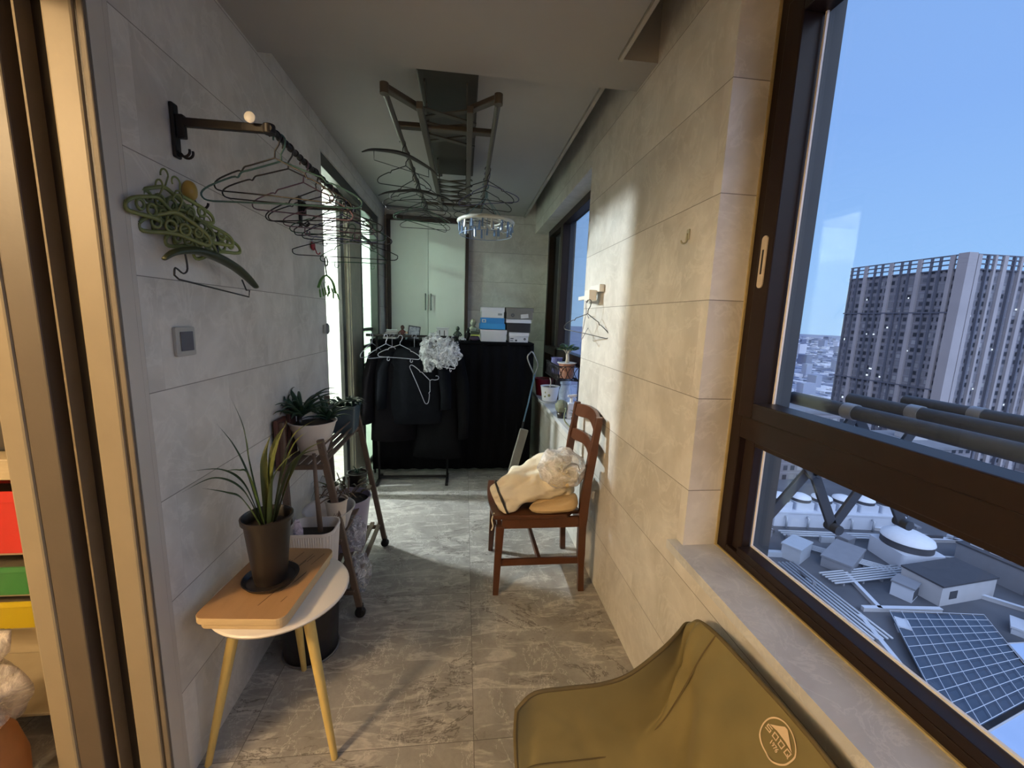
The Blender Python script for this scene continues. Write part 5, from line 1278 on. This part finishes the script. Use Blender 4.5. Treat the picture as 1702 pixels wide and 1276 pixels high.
diag((X0, Y0, 0), (X0, Y1, 0), 10); diag((X0, Y0, 0), (X1, Y0, 0), 3); obj('side_wires', bm, M_blackiron, wbk, smooth=True)
zb = S0+ZB0+.009
t = pot('violet_blue_pot', 'violet blue cylindrical pot on the far end of the wire basket', (.775, 3.345, zb), .042, .046, .135, plain('violet_blue_glaze', (.13, .14, .32), .35, nz=.04))
t = thing('bonsai', 'small bonsai with a thick pale trunk in a white dish on the wire basket', 'potted plant', (.800, 3.095, zb))
bm = BM(); lathe(bm, [(0, 0), (.052, 0), (.058, .060), (.060, .100), (.066, .104), (.066, .114), (.060, .114), (.054, .102), (0, .100)], 30); obj('pot', bm, plain('terracotta_and_pebbles', (.34, .17, .12), .6, nz=.3, scale=60), t, smooth=True, autos=40)
bm = BM(); lathe(bm, [(.062, .113), (.075, .116), (.077, .122), (.070, .120), (0, .118)], 30); obj('white_dish', bm, M_bw, t, smooth=True)
bm = BM(); tube(bm, [(0, 0, .116), (.002, 0, .15), (.0, .0, .185), (.004, 0, .205)], [.018, .014, .013, .010], 12)
for a in (0, 1.7, 3.3, 4.9): tube(bm, [(0, 0, .185), (math.cos(a)*.025, math.sin(a)*.025, .215), (math.cos(a)*.045, math.sin(a)*.045, .225)], [.009, .006, .003], 7)
obj('trunk', bm, plain('pale_bark', (.46, .44, .38), .7, nz=.1, scale=50), t, smooth=True)
for k in range(64):
    r = random.Random(k+300); a = r.uniform(0, 2*PI); q = r.uniform(.01, .065); z = .205+r.uniform(0, .05)*(1-q/.09)+.012; d = Vector((math.cos(a+r.uniform(-.6, .6)), math.sin(a), r.uniform(-.1, .4))).normalized(); b0 = Vector((math.cos(a)*q, math.sin(a)*q, z))
    bm = BM(); leaf_mesh(bm, [b0, b0+d*.026, b0+d*.050], .015, 3); obj('leaf', bm, crumple('mid_green_leaf', (.05, .11, .04), (.11, .20, .07), .4, 40, .1) if k == 0 else D.materials['mid_green_leaf'], t, smooth=True)

# ================================================================== LIVING ROOM SEEN THROUGH THE NEAR DOORWAY
su = thing('toy_storage_shelf', 'pale wooden storage shelf with coloured bins seen past the door jamb', 'shelf', (-1.70, 1.50, 0))
M_pw = wood('pale_wood_shelf', (.36, .30, .20), (.44, .37, .26), .5, 3, (1, 1, 8))
def sup(name, bm, m=M_pw, **k): return obj(name, Tm(bm, (1.70, -1.50, 0)), m, su, **k)
for x in (-1.318, -2.30): sup('side_panel', box(x, x+.022, 1.36, 1.66, 0, .960), bevel=.003)
sup('top', box(-2.31, -1.290, 1.345, 1.66, .961, 1.028), bevel=.004)
for z in (.700, .555, .435, .10): sup('shelf', box(-2.277, -1.319, 1.37, 1.65, z, z+.012), bevel=.002)
sup('back_panel', box(-2.277, -1.319, 1.652, 1.66, 0, .96))
def bin_(label, z0, z1, m, x=-1.60):
    t = thing('storage_bin', label, 'bin', (x, 1.49, z0), 0, 'coloured bins on the toy shelf')
    h = z1-z0; bm = BM(); pr = None
    for s, zz in ((.90, 0), (.97, h*.82), (1.0, h*.83), (1.0, h), (.965, h), (.93, h*.5), (.88, .006)):
        r = [bm.verts.new((x*s, y*s, zz)) for x, y in rrect(.262, .145, .02)]
        if pr:
            for k in range(len(r)): bm.faces.new((pr[k], pr[(k+1)%len(r)], r[(k+1)%len(r)], r[k]))
        else: bm.faces.new(r[::-1])
        pr = r
    bm.faces.new(pr); obj('tub', bm, m, t, smooth=True, autos=30)
    bm = BM(); bx(bm, -.235, .235, -.12, .12, h*.35, h*.62); obj('contents', bm, crumple('dark_bin_contents', (.03, .03, .04), (.20, .16, .10), .6, 20), t)
bin_('red storage bin under the top board of the toy shelf', .713, .925, plain('red_bin_plastic', (.45, .02, .014), .35, nz=.02))
bin_('green storage bin in the middle of the toy shelf', .568, .672, plain('green_bin_plastic', (.035, .18, .05), .35, nz=.02), -1.612)
bin_('yellow storage bin low on the toy shelf', .448, .550, plain('yellow_bin_plastic', (.45, .34, .014), .35, nz=.02), -1.605)
t = thing('dark_speaker', 'small dark box standing on the pale toy shelf', 'box', (-1.47, 1.50, 1.029))
obj('body', box(-.09, .09, -.08, .08, 0, .15), plain('dark_grille', (.02, .02, .022), .6), t, bevel=.006); bm = BM(); bx(bm, -.075, .075, -.084, -.081, .015, .135); obj('grille', bm, plain('grille_cloth', (.04, .035, .03), .9), t)
M_film2 = plastic('milky_bag_film', (.55, .50, .46), .70, .3, 16)
t = thing('shopping_bag', 'crumpled milky plastic bag in front of the low shelf past the door jamb', 'bag', (-1.50, 1.20, .20))
bm = BM(); blob(bm, (0, 0, .13), .20, .10, .16, .4, 3, 21, 30, 20); obj('film', bm, M_film2, t, smooth=True, subd=1)
bm = BM(); loft(bm, [((.10,0,.22),(.03,0,0),(0,.02,0)), ((.14,.01,.29),(.05,0,0),(0,.02,0)), ((.17,.02,.35),(.025,0,0),(0,.012,0))], 14, .012, 20, 3); obj('handle', bm, M_film2, t, smooth=True)
t = thing('clay_jar', 'tall orange brown clay jar on the floor past the door jamb', 'jar', (-1.345, 1.13, 0))
bm = BM(); lathe(bm, [(0, 0), (.06, 0), (.085, .06), (.090, .18), (.075, .27), (.060, .30), (.066, .315), (.056, .315), (.050, .29), (0, .28)], 32); obj('body', bm, plain('orange_clay', (.36, .15, .05), .5), t, smooth=True, autos=50)
bm = BM(); loft(bm, [((0,0,.285),(.048,0,0),(0,.048,0)), ((0,0,.33),(.07,0,0),(0,.065,0)), ((.0,0,.37),(.05,0,0),(0,.045,0)), ((0,0,.40),(.015,0,0),(0,.012,0))], 18, .015, 20, 4); obj('wrapper', bm, M_film2, t, smooth=True)
t = thing('pale_crate', 'pale plastic crate on the floor under the milky bag', 'crate', (-1.62, 1.19, 0))
bm = BM(); pr = None
for s, zz in ((.92, 0), (1.0, .15), (1.03, .15), (1.03, .17), (.97, .17), (.90, .02)):
    r = [bm.verts.new((x*s, y*s, zz)) for x, y in rrect(.17, .11, .02)]
    if pr:
        for k in range(len(r)): bm.faces.new((pr[k], pr[(k+1)%len(r)], r[(k+1)%len(r)], r[k]))
    else: bm.faces.new(r[::-1])
    pr = r
bm.faces.new(pr); obj('tub', bm, plain('cream_crate_plastic', (.40, .38, .28), .4), t, smooth=True, autos=30)
t = thing('mat', 'patterned pale mat on the living room floor past the door jamb', 'mat', (-1.75, .75, 0.001))
obj('weave', box(-.62, .62, -.42, .42, 0, .008), crumple('mottled_mat', (.2, .12, .08), (.38, .32, .24), .9, 9, .2), t)

# ================================================================== OUTSIDE: DRYING RAILS UNDER THE WINDOW
M_rail = plain('weathered_dark_rail', (.05, .06, .08), .6, 0, nz=.1, scale=15)
M_collar = plain('pale_collar', (.30, .33, .37), .4, .5)
og = thing('outdoor_drying_rack', 'extended outdoor drying rack of three thick grey tubes outside the window', 'drying rack', (1.05, .6, 1.25))
def ogp(name, bm, m=M_rail, par=None, **k): return obj(name, Tm(bm, (-1.05, -.6, -1.25)), m, par or og, **k)
for x, y, z in ((1.145, 1.275, 1.262), (1.385, 1.29, 1.256), (1.625, 1.30, 1.25)):
    bm = BM(); tube(bm, [(x, y, z), (x, -1.0, z)], .0215, 16); tb_ = ogp('tube', bm, smooth=True, autos=40)
    bm = BM(); tube(bm, [(x, y-.20, z), (x, y-.235, z)], .0245, 16); ogp('collar', bm, M_collar, tb_, smooth=True, autos=40)
for y in (1.24, -.55):
    nd = [(1.078, .83), (1.225, 1.02), (1.345, .79), (1.49, 1.03), (1.63, .80)]
    for a, b_ in zip(nd, nd[1:]):
        bm = BM(); bar(bm, (a[0], y, a[1]), (b_[0], y, b_[1]), .012, .036, up=(0, 1, 0) if False else (1, 0, 0)); ogp('scissor_arm', bm, bevel=.003)
    nu = [(1.078, 1.17), (1.225, .99), (1.345, 1.22), (1.49, 1.00), (1.62, 1.22)]
    for a, b_ in zip(nu, nu[1:]):
        bm = BM(); bar(bm, (a[0], y-.016, a[1]), (b_[0], y-.016, b_[1]), .012, .036, up=(1, 0, 0)); ogp('scissor_arm', bm, bevel=.003)
    for x, z in nd[1:]: bm = BM(); tube(bm, [(x, y-.03, z), (x, y+.02, z)], .018, 12); ogp('pivot', bm, smooth=True, autos=40)

# ================================================================== OUTSIDE: CITY
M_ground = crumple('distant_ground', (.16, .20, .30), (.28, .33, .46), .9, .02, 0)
M_roof = None
b = NB('mall_roof'); co = b.co(); f = b.noise(co, .10, 6, .6); g = b.noise(co, .8, 5, .7)
b.bsdf(b.mix(b.math('MULTIPLY', g, .5), b.ramp(f, [(.35, (.055, .065, .085)), (.65, (.12, .135, .165))]), (.06, .065, .08)), .7); M_roof = b.m
M_conc = plain('pale_concrete', (.42, .44, .48), .8, nz=.06, scale=.6)
M_conc2 = plain('mid_grey_concrete', (.20, .22, .26), .8, nz=.08, scale=.6)
M_metal = plain('galvanised_duct', (.40, .45, .52), .5, .2, nz=.06, scale=.8)
M_darkr = plain('dark_roof_equipment', (.05, .055, .07), .7, nz=.1, scale=.8)
struct('ground_outside', box(-400, 5000, -1500, 6000, -76.5, -76), M_ground)
# countless far roofs, haze put into their pale bluish colours
bm = BM(); r = random.Random(99)
for k in range(9000):
    d = 420+4200*r.random()**1.4; a = math.radians(r.uniform(28, 72)); x, y = d*math.sin(a), d*math.cos(a); w_ = r.uniform(4, 13)*(1+d/1500); l = r.uniform(4, 13)*(1+d/1500); h = r.uniform(3, 9) if r.random() < .985 else r.uniform(20, 34)
    bx(bm, x-w_/2, x+w_/2, y-l/2, y+l/2, -76, -76+h, r.randrange(3))
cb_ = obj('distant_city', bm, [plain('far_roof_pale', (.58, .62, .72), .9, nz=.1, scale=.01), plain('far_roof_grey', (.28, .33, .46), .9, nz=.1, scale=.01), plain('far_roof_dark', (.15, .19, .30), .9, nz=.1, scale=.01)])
tag(cb_, 'countless low rooftops of the hazy city stretching to the horizon', 'city', kind='stuff')
# the apartment tower
TX, TY0, TY1, TZ = 178.0, 131.0, 175.5, 24.6
b = NB('tower_facade'); co = b.co(); spx = b.n('ShaderNodeSeparateXYZ'); b.L(co, spx.inputs[0])
hor = b.math('ADD', spx.outputs[0], spx.outputs[1])
zf = b.math('FRACT', b.math('DIVIDE', spx.outputs[2], 3.0)); hf = b.math('FRACT', b.math('DIVIDE', hor, 2.4))
win = b.math('MULTIPLY', b.math('MULTIPLY', b.math('GREATER_THAN', zf, .30), b.math('LESS_THAN', zf, .82)), b.math('MULTIPLY', b.math('GREATER_THAN', hf, .2), b.math('LESS_THAN', hf, .8)))
cbx = b.n('ShaderNodeCombineXYZ'); b.L(b.math('FLOOR', b.math('DIVIDE', hor, 2.4)), cbx.inputs[0]); b.L(b.math('FLOOR', b.math('DIVIDE', spx.outputs[2], 3.0)), cbx.inputs[1])
wn = b.n('ShaderNodeTexWhiteNoise', noise_dimensions='2D'); b.L(cbx.outputs[0], wn.inputs['Vector'])
wc_ = b.ramp(wn.outputs['Value'], [(.3, (.03, .038, .055)), (.7, (.08, .09, .12)), (.92, (.36, .37, .40))])
band = b.math('MULTIPLY', b.math('LESS_THAN', zf, .10), .5)
base = b.mix(b.noise(co, .12, 4), (.17, .17, .20), (.27, .27, .31)); base = b.mix(band, base, (.32, .34, .40))
b.bsdf(b.mix(win, base, wc_), .6); M_tower = b.m
M_pier = plain('tower_pier', (.40, .38, .40), .8, nz=.08, scale=.1); M_pierd = plain('tower_pier_dark', (.12, .13, .17), .8, nz=.08, scale=.1)
tw = thing('apartment_tower', 'tall blue grey apartment tower with vertical piers and an open crown outside the window', 'building', (TX+30, (TY0+TY1)/2, -76))
OX, OY = TX+30, (TY0+TY1)/2
def twp(name, bm, m, **k): return obj(name, Tm(bm, (-OX, -OY, 76)), m, tw, **k)
twp('body', box(TX, TX+60, TY0, TY1, -76, TZ), M_tower)
twp('roof_deck', box(TX+1, TX+59, TY0+1, TY1-1, TZ+.01, TZ+.3), M_darkr)
r = random.Random(4)
y = TY0+3.4; k = 0
while y < TY1-.5:
    w_ = (1.4, .5, .5)[k % 3]; twp('pier', box(TX-.9, TX-.01, y, y+w_, -76, TZ+5.2), M_pier if k % 3 == 0 else M_pierd); y += (4.3, 3.0, 3.6)[k % 3]; k += 1
x = TX+3.2; k = 0
while x < TX+58:
    w_ = (1.6, .6, .9)[k % 3]; twp('pier', box(x, x+w_, TY0-.9, TY0-.01, -76, TZ+5.2), M_pier if k % 3 != 1 else M_pierd); x += (4.4, 2.8, 3.8)[k % 3]; k += 1
twp('corner_column', box(TX-1.1, TX+2.6, TY0-1.1, TY0+2.2, -76, TZ+5.7), M_pier)
for z in (TZ+.0, TZ+1.8, TZ+3.5, TZ+5.0):
    twp('crown_beam', box(TX-.5, TX-.1, TY0+2.2, TY1, z, z+.45), M_pierd); twp('crown_beam', box(TX+2.6, TX+60, TY0-.5, TY0-.1, z, z+.45), M_pierd)
for z in (-20.0, 9.0): twp('belt_course', box(TX-.95, TX-.02, TY0+2.2, TY1, z, z+.5), M_pierd)
M_lit = NB('lit_window'); em = M_lit.n('ShaderNodeEmission'); em.inputs[0].default_value = (.85, .93, 1, 1); em.inputs[1].default_value = 1.3; M_lit.L(em.outputs[0], M_lit.out.inputs[0]); M_lit = M_lit.m
for k in range(34):
    y = r.uniform(TY0+3, TY1-2); z = -58+3*r.randrange(0, 26)+.9
    if z < 20: twp('lit_window', box(TX-.12, TX-.02, y, y+r.uniform(.35, .9), z, z+r.uniform(.5, .9)), M_lit)
for k in range(14):
    x = r.uniform(TX+4, TX+40); z = -50+3*r.randrange(0, 22)+.9
    twp('lit_window', box(x, x+r.uniform(.35, .8), TY0-.12, TY0-.02, z, z+.6), M_lit)

# low mall roof below the window
ZR = -40.0
struct('ground_mall_roof', box(26, 135, 4, 98, -76, ZR), M_roof)
def blk(name, label, cat, cx, cy, sx_, sy_, h, m, rot=0, group=None, top=None, z=ZR):
    t = thing(name, label, cat, (cx, cy, z), rot, group)
    obj('walls', box(-sx_/2, sx_/2, -sy_/2, sy_/2, 0, h), m, t)
    bm = BM(); bx(bm, -sx_/2-.15, sx_/2+.15, -sy_/2-.15, sy_/2+.15, h+.01, h+.28); obj('roof', bm, top or m, t); return t
M_white2 = plain('white_cladding', (.50, .56, .66), .6, nz=.04, scale=.8)
ba = blk('plant_room', 'long pale plant room under the row of white cooling towers', 'building', 79.5, 74.2, 27, 5.2, 3.0, M_white2, -.14)
for k in range(6): 
    bm = BM(); x = -11.3+k*4.5; tube(bm, [(x, -2.7, 2.4), (x, -3.2, 2.2), (x, -3.2, .1)], .22, 8); obj('pipe', bm, M_metal, ba, smooth=True)
def cooler(label, cx, cy, z, s, grp):
    t = thing('cooling_tower', label, 'cooling tower', (cx, cy, z), -.14, grp)
    bm = BM(); prism(bm, rrect(1.9*s, 1.9*s, .3*s), 0, 1.6*s); obj('casing', bm, M_white2, t)
    bm = BM(); lathe(bm, [(1.9*s, 1.61*s), (1.9*s, 2.2*s), (1.7*s, 2.25*s), (1.65*s, 1.8*s), (0, 1.8*s)], 28); obj('shroud', bm, M_darkr, t, smooth=True, autos=40)
    bm = BM(); lathe(bm, [(1.95*s, 2.26*s), (1.85*s, 2.55*s), (1.0*s, 2.95*s), (0, 3.05*s)], 28); obj('fan_dome', bm, plain('white_dome_mesh', (.62, .68, .76), .5, nz=.05, scale=2), t, smooth=True, autos=60)
pos = ['leftmost', 'second from the left', 'third from the left', 'third from the right', 'second from the right', 'rightmost']
for k in range(6):
    x = -11.2+k*4.5; cooler('white domed rooftop cooling tower, %s of the row of six' % pos[k], 79.5+x*math.cos(-.14), 74.4+x*math.sin(-.14), ZR+3.3, 1.0, 'row of six rooftop cooling towers')
cooler('large single cooling tower in front of the row of six', 80.8, 60.0, ZR, 1.95, None)
blk('rooftop_unit', 'pale box-shaped rooftop unit nearest the window frame', 'rooftop unit', 61.2, 62.5, 5.0, 3.0, 2.6, M_metal, .5)
blk('rooftop_unit', 'dark ribbed rooftop unit left of the large cooling tower', 'rooftop unit', 68.5, 60.2, 9.0, 4.2, 1.8, M_conc2, .55)
blk('rooftop_unit', 'small red grey box beside the pipes on the mall roof', 'rooftop unit', 75.0, 66.0, 2.4, 2.0, 1.4, M_conc2, .3)
hu = blk('rooftop_pavilion', 'pale rooftop hut with a dark flat roof', 'building', 78.8, 51.8, 12.0, 5.4, 3.2, M_conc, .12, top=M_darkr)
obj('window', box(-4.2, -2.6, -2.76, -2.71, 1.0, 2.3), M_darkr, hu)
pvn = blk('rooftop_pavilion', 'small white rooftop kiosk left of the pale hut', 'building', 70.3, 51.2, 3.0, 2.6, 2.2, M_white2, .45, top=M_conc2)
obj('window', box(-1.2, 1.2, -1.36, -1.31, .4, 1.8), M_darkr, pvn)
lv_ = blk('louvred_plant', 'dark rooftop block with rows of pale louvres right of the hut', 'building', 98.0, 55.0, 16, 9, 4.0, M_conc2, .1, top=M_darkr)
for i in range(7):
    for j in range(3): obj('skylight', box(-7+i*2.1, -5.6+i*2.1, -3.6+j*2.6, -1.9+j*2.6, 4.29, 4.6), M_white2, lv_)
for k, (cx, cy, sx_, sy_, h, m, rot, lab) in enumerate([(85.5, 40.5, 9, 4, 2.8, M_conc, -.3, 'curved pale parapet block at the right edge of the mall roof'), (93.0, 45.5, 5, 5, 5.5, M_conc2, .1, 'grey lift overrun block at the right edge of the view'), (79.0, 43.0, 3.2, 1.4, .9, M_white2, .6, 'small white frame-like unit below the pale hut'), (82.0, 41.5, 3.0, 1.2, .9, M_white2, .2, 'second small white unit below the pale hut'), (62.0, 44.5, 2.0, 1.2, .8, M_white2, .9, 'tiny white unit by the roof edge pipes')]):
    blk('rooftop_unit', lab, 'rooftop unit', cx, cy, sx_, sy_, h, m, rot)
# pipe runs
def pipes(label, pts, n, gap, rad, z):
    t = thing('pipe_run', label, 'pipes', (pts[0][0], pts[0][1], ZR)); p0 = Vector((pts[0][0], pts[0][1], 0))
    d = (Vector((*pts[-1], 0))-Vector((*pts[0], 0))).normalized(); s = Vector((-d.y, d.x, 0))
    for k in range(n):
        bm = BM(); tube(bm, [Vector((*p, z))-p0+s*gap*(k-n/2) for p in pts], rad, 6); obj('pipe', bm, M_metal, t, smooth=True)
    for k in range(5):
        q = Vector((*pts[0], 0)).lerp(Vector((*pts[-1], 0)), (k+.5)/5)-p0; bm = BM(); a = q-s*gap*n/2; b_ = q+s*gap*n/2; bar(bm, a+Vector((0, 0, .2)), b_+Vector((0, 0, .2)), .3, .4); obj('support', bm, M_conc2, t)
pipes('bundle of pale pipes crossing the roof behind the hut', [(60.5, 55.5), (80, 53.9+3)], 6, .55, .16, .7)
pipes('bundle of pale pipes along the left roof edge', [(57.5, 60.0), (57.0, 42.5)], 5, .7, .17, .6)
pipes('pair of pipes in front of the cooling tower bank', [(64, 69.8), (92, 66.0)], 3, .8, .2, .8)
pipes('pipes between the ribbed unit and the large cooling tower', [(64.5, 66.0), (75, 56.5)], 4, .6, .15, .6)
pipes('long pipes running right behind the pale hut', [(82, 60), (120, 52.5)], 4, .8, .18, .8)
for k, (a, b_, lab) in enumerate([((66, 58), (62.5, 48), 'low pale parapet left of the kiosk'), ((76, 57), (95, 36), 'long low pale kerb running past the hut'), ((58, 47), (50, 27), 'low pale parapet along the curved glass roof'), ((84, 72), (110, 60), 'pale kerb behind the large cooling tower'), ((60.0, 48.5), (72, 47.3), 'short pale kerb in front of the kiosk'), ((88, 66), (130, 63), 'far pale kerb on the mall roof')]):
    t = thing('roof_kerb', lab, 'kerb', (a[0], a[1], ZR)); bm = BM(); q = (b_[0]-a[0], b_[1]-a[1]); bar(bm, (0, 0, .3), (*q, .3), .5, .6); obj('upstand', bm, M_conc, t); bm = BM(); bar(bm, (0, 0, .64), (*q, .64), .62, .08); obj('coping', bm, M_white2, t)
# glazed grid roof and mirror-like glass roofs
gp = thing('grid_skylight', 'dark skylight with a white grid of bars below the kiosk', 'skylight', (60, 36, ZR))
quad = [Vector((62.5, 46.8, 1.2)), Vector((76.0, 45.0, 1.2)), Vector((67.5, 33.5, 1.2)), Vector((50.0, 29.5, 1.2))]
def qp(u, v): return quad[0].lerp(quad[1], u).lerp(quad[3].lerp(quad[2], u), v)-Vector((60, 36, 0))
bm = BM(); vs = [bm.verts.new(qp(u, v)-Vector((0, 0, .3))) for u, v in ((0, 0), (1, 0), (1, 1), (0, 1))]; bm.faces.new(vs); obj('glazing', bm, plain('dark_blue_glazing', (.05, .07, .11), .15, nz=.05, scale=.5), gp, solid=.1)
for k in range(9): u = k/8; bm = BM(); tube(bm, [qp(u, 0), qp(u, 1)], .035, 5); obj('bar', bm, M_white2, gp)
for k in range(12): v = k/11; bm = BM(); tube(bm, [qp(0, v), qp(1, v)], .035, 5); obj('bar', bm, M_white2, gp)
M_mir = plain('painted_sky_roof', (.42, .56, .80), .35, .1, nz=.03, scale=.2)  # sky reflection put into the base colour as pale blue
def flat_poly(name, label, pts, z, m):
    t = thing(name, label, 'glass roof', (pts[0][0], pts[0][1], ZR)); bm = BM(); prism(bm, [(x-pts[0][0], y-pts[0][1]) for x, y in pts], z, z+.15); obj('sheet', bm, m, t)
    bm = BM(); tube(bm, [Vector((x-pts[0][0], y-pts[0][1], z+.2)) for x, y in pts], .10, 5, closed=True); obj('edge_trim', bm, M_conc, t)
flat_poly('glass_roof', 'large pale blue reflective glass roof at the lower right', [(72.5, 40.0), (80, 40.0), (78, 29), (50, 25.5), (53.5, 29.6), (67.8, 33.0)], .9, M_mir)
flat_poly('glass_roof', 'pale blue reflective roof corner at the right edge beyond the louvred block', [(112, 62.5), (132, 66), (132, 54), (110, 57)], 1.0, M_mir)
bm = BM(); r = random.Random(57)
for k in range(420):
    x = r.uniform(55, 128); y = r.uniform(30, 82); a = r.choice((-.14, 1.43, .45)); l = r.uniform(.5, 5)*(1 if r.random() < .8 else 2.2); w_ = r.uniform(.25, 1.1); h = r.uniform(.3, 1.3)
    if 50 < x < 77 and y < 47: continue
    if any(abs(x-cx) < hx+l*.5 and abs(y-cy) < hy+l*.5 for cx, cy, hx, hy in ((79.5, 74.2, 15, 5), (80.8, 60, 5, 5), (61.2, 62.5, 4, 4), (68.5, 60.2, 6, 5), (78.8, 51.8, 7, 4), (70.3, 51.2, 2.5, 2.5), (98, 55, 10, 7), (86.5, 42.5, 6, 4), (92, 44.5, 4, 4), (79, 43, 2.5, 2), (82, 41.5, 2.5, 2))): continue
    d = Vector((math.cos(a), math.sin(a), 0)); bar(bm, Vector((x, y, ZR+h/2)), Vector((x, y, ZR+h/2))+d*l, w_, h)
for f in bm.faces: f.material_index = (f.index // 6) % 3
bm.faces.index_update()
for i, f in enumerate(bm.faces): f.material_index = (i//6*7) % 3
tag(obj('rooftop_clutter', bm, [M_metal, M_conc2, M_darkr]), 'countless small ducts, kerbs and boxes scattered over the mall roof', 'rooftop clutter', kind='stuff')
# mid-ground blocks between the mall roof and the tower
r = random.Random(31)
for k, (cx, cy, sx_, sy_, h, lab) in enumerate([(112, 118, 30, 16, 52, 'grey block seen under the scissor arms left of the tower foot'), (140, 108, 18, 18, 44, 'low dark block in front of the tower foot'), (134, 150, 20, 20, 40, 'pale mid-rise block left of the tower foot'), (90, 150, 26, 18, 30, 'far mid-rise block beyond the cooling towers'), (172, 88, 26, 14, 42, 'dark slab block at the foot of the tower, right side')]):
    t = thing('city_block', lab, 'building', (cx, cy, -76)); obj('walls', box(-sx_/2, sx_/2, -sy_/2, sy_/2, 0, h), M_tower, t); obj('roof', box(-sx_/2-.3, sx_/2+.3, -sy_/2-.3, sy_/2+.3, h+.01, h+.8), M_conc2, t); obj('roof_hut', box(-3, 3, -2, 3, h+.81, h+4), M_conc, t)
